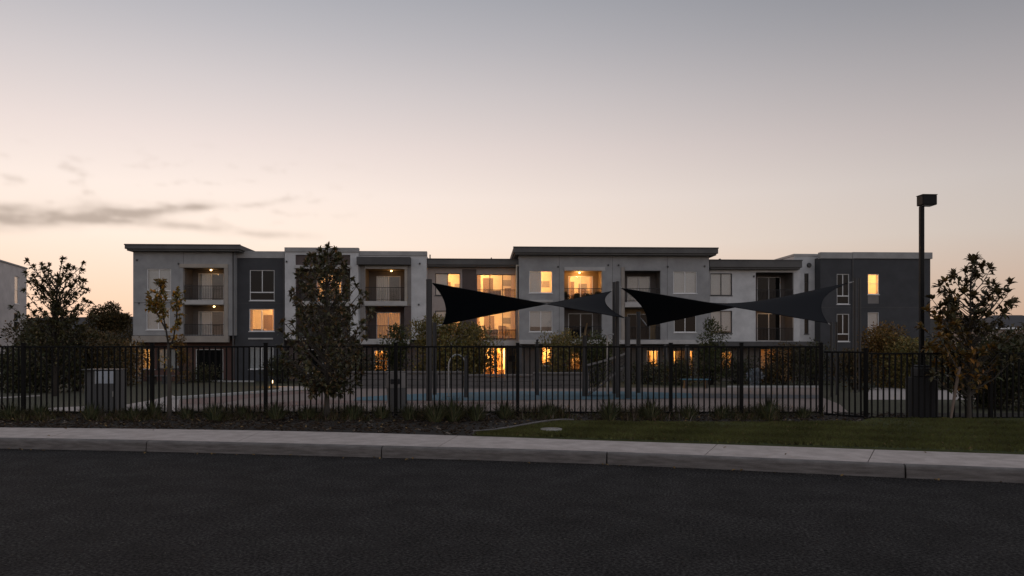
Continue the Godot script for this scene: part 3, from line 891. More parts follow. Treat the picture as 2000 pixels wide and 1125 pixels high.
	scatter("fallen_leaves", lm.mesh(), 420, "dry fallen leaves on the bed, the lawn, the pavement and the gutter", "leaves", M.chip, func() -> Array:
		var x := rng.randf_range(-9.5, 8.5)
		var d := rng.randf_range(along(KB, x), 14.4)
		var y := 0.2
		var q := rng.randf()
		if q < 0.03:
			d = rng.randf_range(along(KF, x) + 0.2, along(KB, x) - 0.1); y = 0.156
		elif q < 0.15:
			d = along(KF, x) - 0.03 - 0.2 * rng.randf() * rng.randf(); y = 0.008
		return [Transform3D(Basis.from_euler(Vector3(rng.randf_range(-0.5, 0.5), rng.randf() * TAU, rng.randf_range(-0.4, 0.4))), Vector3(x, y, -d)), Color(0.2, 0.13, 0.06) * rng.randf_range(0.5, 1.4)])
	# turf
	var bm := Geo.new()
	for j in 5:
		var a := rng.randf() * TAU
		var out := Vector3(cos(a), 0, sin(a))
		bm.blade(out * 0.012, (Vector3.UP + out * rng.randf_range(0.2, 0.7)).normalized(), out * 0.4 - Vector3.UP * 0.25, rng.randf_range(0.03, 0.055), 0.005)
	scatter("grass", bm.mesh(), 42000, "short mown turf of the strip beside the pavement", "grass", M.leaf, func() -> Array:
		var x := rng.randf_range(-0.55, 11.0)
		var d := rng.randf_range(along(KB, x) + 0.05, lawn_back(x))
		if d < along(KB, x): return []
		var k := rng.randf_range(0.8, 1.5)
		var f := lerpf(0.7, 1.25, 0.5 + 0.5 * sin(x * 2.7 + d * 1.9) * sin(d * 4.1 - x))
		var c := Color(0.165, 0.175, 0.058) if rng.randf() < 0.8 else Color(0.13, 0.11, 0.05)
		return [Transform3D(Basis.from_euler(Vector3(0, rng.randf() * TAU, 0)).scaled(Vector3(k, k, k)), Vector3(x, 0.172, -d)), c * f * rng.randf_range(0.7, 1.3)])

func scatter(called: String, m: Mesh, n: int, label: String, cat: String, ma: Material, where: Callable) -> void:
	var ts := []
	for k in n:
		var r: Array = where.call()
		if r.size(): ts.append(r)
	var mm := MultiMesh.new()
	mm.transform_format = MultiMesh.TRANSFORM_3D
	mm.use_colors = true
	mm.mesh = m
	mm.instance_count = ts.size()
	for k in ts.size():
		mm.set_instance_transform(k, ts[k][0])
		mm.set_instance_color(k, ts[k][1])
	var o := MultiMeshInstance3D.new()
	o.name = numbered(called)
	o.multimesh = mm
	o.material_override = ma
	add_child(o)
	tag(o, label, cat, "", "stuff")

# ------------------------------------------------------------------ buildings
# A facade frame: u runs along the wall, v is the height, w points out of the wall.
var fr_at: Vector3
var fr_u: Vector3
var fr_n: Vector3

func frame_of(o: Node3D) -> void:
	fr_at = o.position
	fr_u = Vector3(cos(o.rotation.y), 0, -sin(o.rotation.y))
	fr_n = Vector3(sin(o.rotation.y), 0, cos(o.rotation.y))

func uv(px: float, py: float, w: float) -> Vector2:
	var eye := Vector3(0, EYE, 0)
	var d := Vector3((px - 1000.0) / F, (HZ - py) / F, -1.0)
	var t := (w - (eye - fr_at).dot(fr_n)) / d.dot(fr_n)
	var p := eye + d * t
	return Vector2((p - fr_at).dot(fr_u), p.y)

func rect(px0: float, py0: float, px1: float, py1: float, w: float) -> Rect2:    # measured in metres on the facade
	var a := uv(px0, py1, w)
	var b := uv(px1, py0, w)
	return Rect2(a, b - a)

func wall(g: Geo, r: Rect2, w0: float, w1: float, holes: Array) -> void:
	var us := [r.position.x, r.end.x]
	for h in holes:
		us.append(clampf(h.position.x, r.position.x, r.end.x)); us.append(clampf(h.end.x, r.position.x, r.end.x))
	us.sort()
	for i in us.size() - 1:
		var a: float = us[i]
		var b: float = us[i + 1]
		if b - a < 1e-4: continue
		var cuts := []
		for h in holes:
			if h.position.x < (a + b) / 2 and h.end.x > (a + b) / 2: cuts.append([h.position.y, h.end.y])
		cuts.sort_custom(func(p, q): return p[0] < q[0])
		var y := r.position.y
		for q in cuts + [[r.end.y, r.end.y]]:
			if q[0] > y + 1e-4:
				g.quad(Vector3(a, y, w1), Vector3(b, y, w1), Vector3(b, q[0], w1), Vector3(a, q[0], w1))
				g.quad(Vector3(b, y, w0), Vector3(a, y, w0), Vector3(a, q[0], w0), Vector3(b, q[0], w0))
			y = maxf(y, q[1])
	for h in holes + [r]:
		var s := 1.0 if h == r else -1.0
		var x0: float = h.position.x
		var x1: float = h.end.x
		var y0: float = h.position.y
		var y1: float = h.end.y
		if s < 0:
			g.quad(Vector3(x0, y0, w1), Vector3(x0, y0, w0), Vector3(x0, y1, w0), Vector3(x0, y1, w1))
			g.quad(Vector3(x1, y0, w0), Vector3(x1, y0, w1), Vector3(x1, y1, w1), Vector3(x1, y1, w0))
			g.quad(Vector3(x0, y0, w0), Vector3(x0, y0, w1), Vector3(x1, y0, w1), Vector3(x1, y0, w0))
			g.quad(Vector3(x0, y1, w1), Vector3(x0, y1, w0), Vector3(x1, y1, w0), Vector3(x1, y1, w1))
		else:
			g.quad(Vector3(x0, y0, w0), Vector3(x0, y0, w1), Vector3(x0, y1, w1), Vector3(x0, y1, w0))
			g.quad(Vector3(x1, y0, w1), Vector3(x1, y0, w0), Vector3(x1, y1, w0), Vector3(x1, y1, w1))
			g.quad(Vector3(x0, y1, w1), Vector3(x1, y1, w1), Vector3(x1, y1, w0), Vector3(x0, y1, w0))
			g.quad(Vector3(x0, y0, w0), Vector3(x1, y0, w0), Vector3(x1, y0, w1), Vector3(x0, y0, w1))

# window in an opening. kind: lit, blind, dark, half; style: slide (two sashes), single, low (a fixed light below), triple
func window(b: Node3D, r: Rect2, w: float, kind: String, style := "slide", fm: Material = null, power := 6.0, called := "window") -> void:
	if fm == null: fm = M.frame_white
	var o := sub(called, b)
	var x0 := r.position.x
	var x1 := r.end.x
	var y0 := r.position.y
	var y1 := r.end.y
	var g := Geo.new()
	var t := 0.055
	var f0 := w - 0.13
	var f1 := w - 0.05
	g.box(Vector3(x0, y0, f0), Vector3(x1, y0 + t, f1), 0.006)
	g.box(Vector3(x0, y1 - t, f0), Vector3(x1, y1, f1), 0.006)
	g.box(Vector3(x0, y0 + t, f0), Vector3(x0 + t, y1 - t, f1), 0.006)
	g.box(Vector3(x1 - t, y0 + t, f0), Vector3(x1, y1 - t, f1), 0.006)
	var cells := []
	var yb := y0 + t
	if style == "low":
		yb = lerpf(y0, y1, 0.27)
		g.box(Vector3(x0 + t, yb - 0.04, f0 + 0.004), Vector3(x1 - t, yb + 0.04, f1 - 0.004), 0.006)
		cells.append([x0 + t, x1 - t, y0 + t, yb - 0.04])
		yb += 0.04
	var n: int = {"slide": 2, "single": 1, "low": 2, "triple": 3}[style]
	for k in n:
		var a := lerpf(x0 + t, x1 - t, float(k) / n) + (0.03 if k > 0 else 0.0)
		var c := lerpf(x0 + t, x1 - t, float(k + 1) / n) - (0.03 if k < n - 1 else 0.0)
		if k > 0: g.box(Vector3(a - 0.06, yb, f0 + 0.006), Vector3(a, y1 - t, f1 - 0.006), 0.006)
		cells.append([a, c, yb, y1 - t])
	if style == "single":
		var ym := lerpf(yb, y1, 0.5)
		g.box(Vector3(x0 + t, ym - 0.02, f0 + 0.006), Vector3(x1 - t, ym + 0.02, f1 - 0.006), 0.006)
	part("frame", g, fm, o)
	for q in cells:
		var pg := Geo.new()
		pg.box(Vector3(q[0] - 0.01, q[2] - 0.01, w - 0.095), Vector3(q[1] + 0.01, q[3] + 0.01, w - 0.085))
		part("pane", pg, M.glass if kind != "dark" else M.glass_dark, o)
	var sg := Geo.new()
	sg.box(Vector3(x0 - 0.05, y0 - 0.06, w - 0.04), Vector3(x1 + 0.05, y0 - 0.003, w + 0.05), 0.01)
	if called == "window": part("sill", sg, fm if fm != M.frame_dark else M.fascia, o)
	if kind == "blind" or kind == "half":
		var bg := Geo.new()
		var e := x1 - t if kind == "blind" else lerpf(x0, x1, 0.5)
		var lowest := y0 + 0.02
		if kind == "blind" and rng.randf() < 0.3: lowest = lerpf(y0, y1, rng.randf_range(0.05, 0.25))
		var yy := y1 - 0.03
		while yy > lowest + 0.05:               # slats
			bg.block(Vector3((x0 + e) / 2 + 0.02, yy - 0.035, w - 0.2), Vector3(e - x0 - 0.06, 0.075, 0.006), Basis(Vector3.RIGHT, 0.32))
			yy -= 0.07
		part("blind", bg, M.blind, o)
	if kind == "lit":                             # drawn-back drapes at the sides
		for sd in [0, 1]:
			var dg := Geo.new()
			var wd := (x1 - x0) * rng.randf_range(0.06, 0.14)
			for k in 8:
				var a := lerpf(0.02, wd, k / 8.0)
				var c := lerpf(0.02, wd, (k + 1) / 8.0)
				var xa := x0 + a if sd == 0 else x1 - a
				var xc := x0 + c if sd == 0 else x1 - c
				var za := w - 0.24 + 0.03 * sin(k * 2.2)
				var zc := w - 0.24 + 0.03 * sin((k + 1) * 2.2)
				dg.quad(Vector3(xa, y0 + 0.02, za), Vector3(xc, y0 + 0.02, zc), Vector3(xc, y1 - 0.02, zc), Vector3(xa, y1 - 0.02, za))
			part("drape", dg, M.curtain, o)
	if kind == "curtain" or kind == "dim":        # a curtain in folds behind the glass
		var cg := Geo.new()
		var nf := int((x1 - x0) / 0.05)
		for k in nf:
			if kind == "dim" and k > nf * 0.52: break
			var a := lerpf(x0 + 0.03, x1 - 0.03, float(k) / nf)
			var c := lerpf(x0 + 0.03, x1 - 0.03, float(k + 1) / nf)
			var z0 := w - 0.2 + 0.02 * sin(k * 1.9) + 0.01 * sin(k * 0.7)
			var z1 := w - 0.2 + 0.02 * sin((k + 1) * 1.9) + 0.01 * sin((k + 1) * 0.7)
			cg.quad(Vector3(a, y0 + 0.03, z0), Vector3(c, y0 + 0.03, z1), Vector3(c, y1 - 0.03, z1), Vector3(a, y1 - 0.03, z0))
		part("curtain", cg, M.curtain if kind == "curtain" else M.blind, o)
	if kind == "lit" or kind == "half" or kind == "curtain":
		room(b, Rect2(x0 - 0.9, y0 - 0.6 if called == "window" else y0, x1 - x0 + 1.7, minf(y1 - y0 + 1.0, 2.75)), w - 0.205, 4.0, power)

func room(b: Node3D, r: Rect2, w: float, depth: float, power: float) -> void:
	var o := sub("room", b)
	var x0 := r.position.x
	var x1 := r.end.x
	var y0 := r.position.y
	var y1 := r.end.y
	var wb := w - depth
	var g := Geo.new()
	var s := 0.08
	g.box(Vector3(x0 - s, y0 - s, wb - s), Vector3(x1 + s, y1 + s, wb))
	g.box(Vector3(x0 - s, y0 - s, wb + 0.002), Vector3(x0, y1 + s, w))
	g.box(Vector3(x1, y0 - s, wb + 0.002), Vector3(x1 + s, y1 + s, w))
	g.box(Vector3(x0 + 0.002, y1, wb + 0.002), Vector3(x1 - 0.002, y1 + s, w))
	part("room_walls", g, M.room, o)
	g = Geo.new()
	g.box(Vector3(x0 + 0.002, y0 - s, wb + 0.002), Vector3(x1 - 0.002, y0, w))
	part("room_floor", g, M.roomfloor, o)
	g = Geo.new()                                 # a few things standing at the back wall
	var fx := lerpf(x0, x1, rng.randf_range(0.15, 0.4))
	g.box(Vector3(fx, y0 + 0.003, wb + 0.003), Vector3(fx + 0.85, y0 + 2.0, wb + 0.05), 0.01)
	part("inner_door", g, M.furniture, o)
	g = Geo.new()
	var fx2 := lerpf(x0, x1, rng.randf_range(0.55, 0.75))
	g.box(Vector3(fx2, y0 + 0.003, wb + 0.003), Vector3(fx2 + 0.6, y0 + rng.randf_range(0.8, 1.6), wb + 0.45), 0.02)
	part("cupboard", g, M.furniture, o)
	var side := 0.3 if rng.randf() < 0.5 else 0.7
	var lp := Vector3(lerpf(x0, x1, side), y1 - 0.3, w - depth * rng.randf_range(0.45, 0.7))
	g = Geo.new()                                 # a picture on the back wall and a chair back below the window
	var px := lerpf(x0, x1, 1.0 - side) - 0.3
	g.box(Vector3(px, y0 + 1.35, wb + 0.003), Vector3(px + 0.7, y0 + 1.85, wb + 0.035), 0.006)
	part("picture", g, M.stone, o)
	g = Geo.new()
	var sx := lerpf(x0, x1, rng.randf_range(0.3, 0.7))
	g.box(Vector3(sx - 0.55, y0 + 0.003, w - 1.9), Vector3(sx + 0.55, y0 + rng.randf_range(0.75, 0.95), w - 1.2), 0.06)
	part("armchair", g, M.furniture, o)
	lamp(o, lp, 0.16, power, M.lamp_soft, Color(1.0, 0.74, 0.44) if y0 > 0.3 else Color(1.0, 0.70, 0.36))

func lamp(o: Node3D, p: Vector3, r: float, power: float, m: Material, hue := Color(1.0, 0.74, 0.44)) -> void:
	var g := Geo.new()
	g.tube([p + Vector3(0, 0.05, 0), p + Vector3(0, 0.03, 0), p, p + Vector3(0, -0.04, 0), p + Vector3(0, -0.055, 0)], [r * 0.6, r * 0.95, r, r * 0.75, r * 0.3], 12)
	part("ceiling_lamp", g, m, o)
	var l := OmniLight3D.new()
	l.name = "lamp_light"
	l.position = p + Vector3(0, -0.13, 0)
	l.light_color = hue
	l.light_energy = power * 1.35
	l.light_size = r
	l.omni_range = 30.0
	l.omni_attenuation = 2.0
	l.shadow_enabled = true
	o.add_child(l, true)

func railing(o: Node3D, x0: float, x1: float, y0: float, h: float, w: float, m: Material) -> void:
	var g := Geo.new()
	g.box(Vector3(x0, y0 + h - 0.04, w - 0.025), Vector3(x1, y0 + h, w + 0.025), 0.005)
	g.box(Vector3(x0, y0 + 0.08, w - 0.02), Vector3(x1, y0 + 0.115, w + 0.02), 0.005)
	var n := int((x1 - x0) / 0.115)
	for k in n + 1:
		var x := lerpf(x0 + 0.012, x1 - 0.012, float(k) / n)
		g.box(Vector3(x - 0.009, y0 + 0.115, w - 0.009), Vector3(x + 0.009, y0 + h - 0.04, w + 0.009))
	part("railing", g, m, o)

# recessed balcony behind an opening: side walls, ceiling, floor, back wall with a sliding door, railing
func balcony(b: Node3D, r: Rect2, w: float, depth: float, side: Material, back: Material, door: Rect2, lit: String, porch: float, power := 6.0, rail := true) -> void:
	var o := sub("balcony", b)
	var x0 := r.position.x
	var x1 := r.end.x
	var y0 := r.position.y
	var y1 := r.end.y
	var w1 := w - 0.202
	var w0 := w - depth
	var g := Geo.new()
	g.box(Vector3(x0 - 0.1, y0 - 0.1, w0), Vector3(x0, y1 + 0.1, w1))
	g.box(Vector3(x1, y0 - 0.1, w0), Vector3(x1 + 0.1, y1 + 0.1, w1))
	g.box(Vector3(x0 + 0.001, y1, w0), Vector3(x1 - 0.001, y1 + 0.1, w1))
	g.box(Vector3(x0 + 0.001, y0 - 0.1, w0), Vector3(x1 - 0.001, y0, w1))
	part("side_walls", g, side, o)
	g = Geo.new()
	var dr := Rect2(door.position.x, y0 + 0.04, door.size.x, minf(door.end.y, y1 - 0.15) - y0 - 0.04)
	wall(g, Rect2(x0 - 0.1, y0 - 0.1, x1 - x0 + 0.2, y1 - y0 + 0.2), w0 - 0.15, w0 - 0.002, [dr])
	part("back_wall", g, back, o)
	if rail: railing(o, x0 + 0.003, x1 - 0.003, y0, 1.07, w - 0.1, M.rail)
	window(b, dr, w0, lit, "slide", M.frame_white if lit != "dark" else M.frame_white, power, "sliding_door")
	if porch > 0: lamp(o, Vector3(lerpf(x0, x1, rng.randf_range(0.4, 0.65)), y1 - 0.06, w0 + depth * 0.4), 0.075, porch, M.lamp)

func bar(b: Node3D, called: String, r: Rect2, w0: float, w1: float, m: Material, ch := 0.01) -> void:
	var g := Geo.new()
	g.box(Vector3(r.position.x, r.position.y, w0), Vector3(r.end.x, r.end.y, w1), ch)
	part(called, g, m, b)

func make_apartments() -> void:
	var b := thing("apartment_building", "long three-storey grey and charcoal apartment building with balconies and lit windows", "building", Vector3(-28.58, 0, -56.0), deg_to_rad(2.33))
	frame_of(b)
	var gl := -1.75                                   # foot of the walls, below the ground
	# blocks: left px, right px, top py, bottom py of the upper wall, w, material, openings in px
	var A := 0.6
	var hA := [rect(287, 525, 334, 583, A), rect(285.5, 601, 331.5, 644, A), rect(359, 523.5, 438, 585.5, A), rect(359, 596, 438, 661, A)]
	upper(b, 260, 458, 489, 655, A, M.stucco, hA)
	window(b, hA[0], A, "blind", "low")
	window(b, hA[1], A, "blind", "slide")
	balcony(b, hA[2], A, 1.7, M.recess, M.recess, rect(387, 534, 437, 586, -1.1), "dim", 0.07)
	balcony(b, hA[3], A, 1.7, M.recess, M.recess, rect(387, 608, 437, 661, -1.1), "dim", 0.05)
	bar(b, "trim", rect(352, 516, 446, 523, A), A + 0.003, A + 0.14, M.trim)
	bar(b, "trim", rect(438.3, 523.3, 446, 661, A), A + 0.003, A + 0.12, M.beige)
	bar(b, "trim", rect(352, 523.3, 358.6, 661, A), A + 0.003, A + 0.10, M.stucco)
	bar(b, "balcony_edge", rect(356, 586.5, 438, 595, A), A + 0.003, A + 0.18, M.pale)
	bar(b, "base_band", rect(259, 656, 447, 668.5, A), A - 0.2, A + 0.16, M.beige)
	roof(b, 243, 469, 478, 489, A, 12.5)
	lower(b, 262, 458, 668.5, -0.5, M.brick, [rect(277, 681, 302, 721, -0.5), rect(306, 681, 350, 721, -0.5), rect(382, 682, 436, 744, -0.5)], ["lit", "blind", "dark"], [5.0, 5.0, 5.0])

	var B := 0.0
	var hB := [rect(487.6, 527.5, 536, 587, B), rect(486.5, 603, 535.5, 647, B), rect(486, 678.5, 534, 721, B)]
	upper(b, 458.2, 556, 504, 800, B, M.dark, hB)
	window(b, hB[0], B, "dark", "low")
	window(b, hB[1], B, "lit", "slide", null, 7.0)
	window(b, hB[2], B, "blind", "slide")
	bar(b, "parapet", rect(458.2, 491, 556, 504, B), B - 0.3, B + 0.06, M.cap)
	bar(b, "trim", rect(485, 660, 533.5, 663, B), B + 0.003, B + 0.08, M.pale)
	bar(b, "downpipe", rect(454.5, 492, 457.0, 740, A), A + 0.0, A + 0.08, M.fascia)
	bar(b, "downpipe", rect(553, 504, 555.3, 740, B), B + 0.003, B + 0.09, M.fascia)

	var C := 0.5
	var hC := [rect(577, 525, 684, 588, C), rect(577, 598, 684, 663, C), rect(577, 498, 684, 518, C)]
	upper(b, 556.3, 700, 492, 663, C, M.light, [hC[0], hC[1], hC[2]])
	bar(b, "coping", rect(556, 484, 700.5, 492, C), C - 0.4, C + 0.08, M.cap)
	bar(b, "panel", rect(577, 498, 684, 518, C), C - 0.2, C - 0.12, M.brown)
	bar(b, "balcony_edge", rect(576, 518.3, 685, 524.7, C), C + 0.003, C + 0.12, M.pale)
	bar(b, "balcony_edge", rect(576, 588.5, 685, 597.5, C), C + 0.003, C + 0.12, M.pale)
	balcony(b, hC[0], C, 1.8, M.brown, M.recess, rect(618, 536, 668, 588, -1.3), "lit", 0.0, 2.6)
	balcony(b, hC[1], C, 1.8, M.brown, M.recess, rect(618, 610, 668, 663, -1.3), "dark", 0.0)
	lower(b, 557, 700, 663, -0.6, M.brown, [rect(600, 682, 660, 728, -0.6)], ["dark"], [0.0])

	var D := 0.2
	var hD := [rect(713, 525, 790, 588, D), rect(713, 598, 790, 663, D)]
	upper(b, 700.3, 833, 499, 663, D, M.light, hD)
	bar(b, "coping", rect(700.6, 491, 834, 499, D), D - 0.4, D + 0.08, M.cap)
	bar(b, "canopy", rect(699.5, 504, 803, 518.5, D), D + 0.003, D + 0.75, M.fascia)
	bar(b, "side_panel", rect(704, 519, 712.6, 663, D), D + 0.003, D + 0.1, M.stone)
	bar(b, "trim", rect(790.4, 525, 796, 597, D), D + 0.003, D + 0.14, M.trim)
	bar(b, "side_panel", rect(790.4, 597.5, 803, 663, D), D + 0.003, D + 0.08, M.brown)
	bar(b, "side_panel", rect(796.5, 519, 803, 597, D), D + 0.003, D + 0.06, M.stone)
	bar(b, "balcony_edge", rect(712, 588.5, 796, 597.3, D), D + 0.142, D + 0.24, M.pale)
	bar(b, "balcony_edge", rect(704, 663, 800, 672.5, D), D - 0.2, D + 0.24, M.pale)
	balcony(b, hD[0], D, 1.9, M.ochre, M.recess, rect(735, 539, 782, 588, -1.7), "dim", 0.07)
	balcony(b, hD[1], D, 1.9, M.recess, M.brown, rect(735, 610, 782, 663, -1.7), "curtain", 0.0, 3.6)
	lower(b, 701, 833, 672.5, -0.7, M.brown, [rect(731, 684, 758, 726, -0.7)], ["lit"], [6.0])

	var E := -0.9
	var hE := [rect(850, 534, 899, 577, E), rect(930.5, 536, 1008, 584, E), rect(850, 607, 899, 650, E), rect(930.5, 606, 1008, 663, E)]
	upper(b, 831.5, 1014, 519, 666, E, M.tanwall, hE)
	bar(b, "side_panel", rect(903, 526, 930, 665, E), E + 0.003, E + 0.06, M.brown)
	window(b, hE[0], E, "half", "slide", M.frame_dark, 7.0)
	window(b, hE[2], E, "half", "slide", M.frame_dark, 5.0)
	window(b, hE[1], E, "lit", "triple", M.frame_dark, 8.0, "glazed_bay")
	window(b, hE[3], E, "lit", "triple", M.frame_dark, 7.5, "glazed_bay")
	railing(b, hE[1].position.x, hE[1].end.x, hE[1].position.y - 0.02, 0.75, E + 0.12, M.rail)
	railing(b, hE[3].position.x, hE[3].end.x, hE[3].position.y - 0.02, 0.78, E + 0.12, M.rail)
	roof(b, 830, 1012.5, 506, 520, E, 11.5, 0.75)
	bar(b, "base_band", rect(832, 666, 1013, 675, E), E - 0.2, E + 0.12, M.pale)
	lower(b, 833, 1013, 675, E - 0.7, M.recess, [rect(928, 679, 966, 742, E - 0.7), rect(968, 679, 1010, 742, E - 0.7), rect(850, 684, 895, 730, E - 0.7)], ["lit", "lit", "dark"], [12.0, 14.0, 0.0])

	var P := 0.6
	var hF := [rect(1033.6, 529, 1079, 572, P), rect(1033.6, 607, 1079, 648, P), rect(1102, 529, 1175, 590, P), rect(1102, 601, 1175, 664, P), rect(1220, 529, 1290, 590, P), rect(1220, 601, 1290, 665, P), rect(1315, 530, 1361, 573, P), rect(1316.5, 607, 1360, 649, P)]
	upper(b, 1013.5, 1385, 496, 664, P, M.stucco, hF)
	window(b, hF[0], P, "half", "slide", M.frame_white, 8.0)
	window(b, hF[1], P, "blind", "slide")
	balcony(b, hF[2], P, 1.6, M.ochre, M.ochre, rect(1110, 539, 1158, 590, -1.0), "lit", 0.9, 7.0)
	balcony(b, hF[3], P, 1.6, M.recess, M.recess, rect(1110, 612, 1158, 664, -1.0), "dark", 0.0)
	balcony(b, hF[4], P, 1.6, M.recess, M.recess, rect(1225, 540, 1270, 590, -1.0), "blind", 0.0)
	balcony(b, hF[5], P, 1.6, M.recess, M.ochre, rect(1225, 613, 1270, 665, -1.0), "dark", 0.0)
	window(b, hF[6], P, "blind", "slide")
	window(b, hF[7], P, "dark", "slide")
	bar(b, "trim", rect(1102, 522, 1181.5, 528.7, P), P + 0.003, P + 0.1, M.pale)
	bar(b, "trim", rect(1175.4, 529, 1181.5, 664, P), P + 0.003, P + 0.1, M.stucco)
	bar(b, "trim", rect(1213, 522, 1219.6, 664, P), P + 0.003, P + 0.1, M.beige)
	bar(b, "trim", rect(1220, 522, 1291, 528.7, P), P + 0.003, P + 0.1, M.stucco)
	bar(b, "balcony_edge", rect(1220, 591, 1290, 600, P), P + 0.003, P + 0.16, M.pale)
	bar(b, "balcony_edge", rect(1102, 591, 1175, 600, P), P + 0.003, P + 0.16, M.pale)
	bar(b, "window_band", rect(1033, 586, 1080, 590, P), P + 0.003, P + 0.09, M.pale)
	bar(b, "base_band", rect(1013, 664, 1386, 672, P), P - 0.2, P + 0.14, M.pale)
	roof(b, 1003, 1403, 484, 496.5, P, 13.0)
	lower(b, 1014, 1386, 672, -1.5, M.recess, [rect(1056, 677, 1079, 714, -1.5), rect(1108, 684, 1137, 724, -1.5), rect(1263, 684, 1286, 720, -1.5), rect(1315, 684, 1340, 718, -1.5), rect(1347, 684, 1356, 736, -1.5), rect(1362, 684, 1380, 742, -1.5)], ["lit", "lit", "lit", "lit", "lit", "lit"], [9.0, 3.0, 4.5, 6.0, 4.0, 2.0])

	for q in [1016, 1088, 1150, 1208, 1300, 1342, 1383]:
		var cr := rect(q - 3.5, 672, q + 3.5, 745, P)
		bar(b, "column", Rect2(cr.position.x, -1.75, cr.size.x, cr.end.y + 1.75), P - 0.32, P - 0.02, M.fascia, 0.02)
	var G := 0.0
	var hG := [rect(1387.5, 534, 1430, 577, G), rect(1387.5, 607, 1430, 651, G), rect(1476, 532, 1550, 592, G), rect(1476, 600, 1550, 667, G)]
	upper(b, 1385.7, 1562, 524, 667, G, M.light, hG)
	window(b, hG[0], G, "blind", "slide", M.frame_dark)
	window(b, hG[1], G, "blind", "slide", M.frame_dark)
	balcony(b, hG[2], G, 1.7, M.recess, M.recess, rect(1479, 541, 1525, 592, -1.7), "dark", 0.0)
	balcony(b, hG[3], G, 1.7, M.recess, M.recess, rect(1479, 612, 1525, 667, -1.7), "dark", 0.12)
	roof(b, 1386, 1567, 508, 525, G, 11.0, 0.6)
	bar(b, "base_band", rect(1386.5, 667, 1602, 677, G), G - 0.25, G + 0.10, M.fascia)
	bar(b, "balcony_edge", rect(1476, 592.3, 1550, 599.7, G), G - 0.15, G - 0.04, M.fascia)
	lower(b, 1386.5, 1602, 677, -1.6, M.recess, [rect(1406, 686, 1430, 722, -1.6), rect(1482, 681, 1548, 745, -1.6)], ["lit", "curtain"], [2.5, 1.6])
	var vent := Geo.new()
	var vp := uv(1430, 503, G)
	vent.tube([Vector3(vp.x, vp.y - 0.5, -3), Vector3(vp.x, vp.y + 0.25, -3)], [0.09, 0.09], 8)
	part("roof_vent", vent, M.fascia, b)
	for q in [[960, 503, E], [838, 497, E], [1392, 505, G]]:
		var g2 := Geo.new()
		var p2 := uv(q[0], q[1], q[2])
		g2.tube([Vector3(p2.x, p2.y - 0.6, -2), Vector3(p2.x, p2.y + 0.12, -2)], [0.05, 0.05], 7)
		part("roof_vent", g2, M.fascia, b)

	var S := -0.7
	var hH := [rect(1571, 534, 1579.5, 571, S), rect(1571, 612, 1579.5, 652, S)]
	upper(b, 1551, 1602, 500, 667, S, M.light, hH)
	for h in hH: window(b, h, S, "dark", "single", M.frame_dark)
	bar(b, "coping", rect(1550, 496, 1602, 500, S), S - 4.0, S + 0.06, M.pale)
	var lt := Geo.new()
	var lpos := uv(1580, 518, S)
	lt.tube([Vector3(lpos.x, lpos.y, S + 0.01), Vector3(lpos.x, lpos.y, S + 0.12)], [0.2, 0.16], 14)
	part("wall_lamp", lt, M.fascia, b)

	var I := 0.3
	var hI := [rect(1634.5, 535, 1659, 594, I), rect(1634.5, 613, 1659, 667, I), rect(1695, 535, 1717, 593, I), rect(1695, 610, 1717, 667, I)]
	upper(b, 1602.3, 1817, 505, 800, I, M.dark, hI)
	window(b, hI[0], I, "dark", "low")
	window(b, hI[1], I, "dark", "low", M.frame_white)
	window(b, Rect2(hI[2].position + Vector2(0, 0.72), hI[2].size - Vector2(0, 0.72)), I, "lit", "single", M.frame_white, 6.0)
	bar(b, "spandrel", Rect2(hI[2].position, Vector2(hI[2].size.x, 0.66)), I - 0.12, I - 0.03, M.stone)
	window(b, hI[3], I, "blind", "single")
	bar(b, "parapet", rect(1601.5, 493, 1664, 505, I), I - 0.35, I + 0.08, M.cap)
	bar(b, "parapet", rect(1664.3, 493.3, 1820, 505, I), I - 0.35, I + 0.10, M.cap)
	bar(b, "downpipe", rect(1664, 506, 1666, 745, I), I + 0.003, I + 0.08, M.fascia)
	# body: rear and end walls, floors and flat roofs close the house
	var g := Geo.new()
	var l := uv(261, 600, A).x
	var e := uv(1816.5, 600, I).x
	g.box(Vector3(l, gl, -14.2), Vector3(e, uv(1700, 494, I).y, -14.0))
	g.box(Vector3(l, gl, -14.0), Vector3(l + 0.2, uv(300, 489, A).y, A - 0.201))
	g.box(Vector3(e - 0.2, gl, -14.0), Vector3(e, uv(1700, 505, I).y, I - 0.201))
	part("outer_walls", g, M.stucco, b)
	var parts := [[260, 458, 491, A], [458.2, 556, 500, B], [556.3, 700, 489, C], [700.3, 833, 497, D], [831.5, 1014, 516, E], [1013.5, 1385, 494, P], [1385.7, 1551, 518, G], [1551, 1602, 500, S], [1602.3, 1817, 502, I]]
	for q in parts:
		g = Geo.new()
		var a := uv(q[0], q[2], q[3])
		var c := uv(q[1], q[2], q[3])
		g.box(Vector3(a.x + 0.01, a.y - 0.25, -13.99), Vector3(c.x - 0.01, a.y - 0.02, q[3] - 0.21))
		part("roof_deck", g, M.fascia, b)
	for y in [593.0, 668.0]:
		g = Geo.new()
		var v := uv(800, y, 0.0).y
		g.box(Vector3(l + 0.21, v - 0.3, -13.99), Vector3(e - 0.21, v - 0.1, -2.2))
		part("floor_slab", g, M.stucco, b)

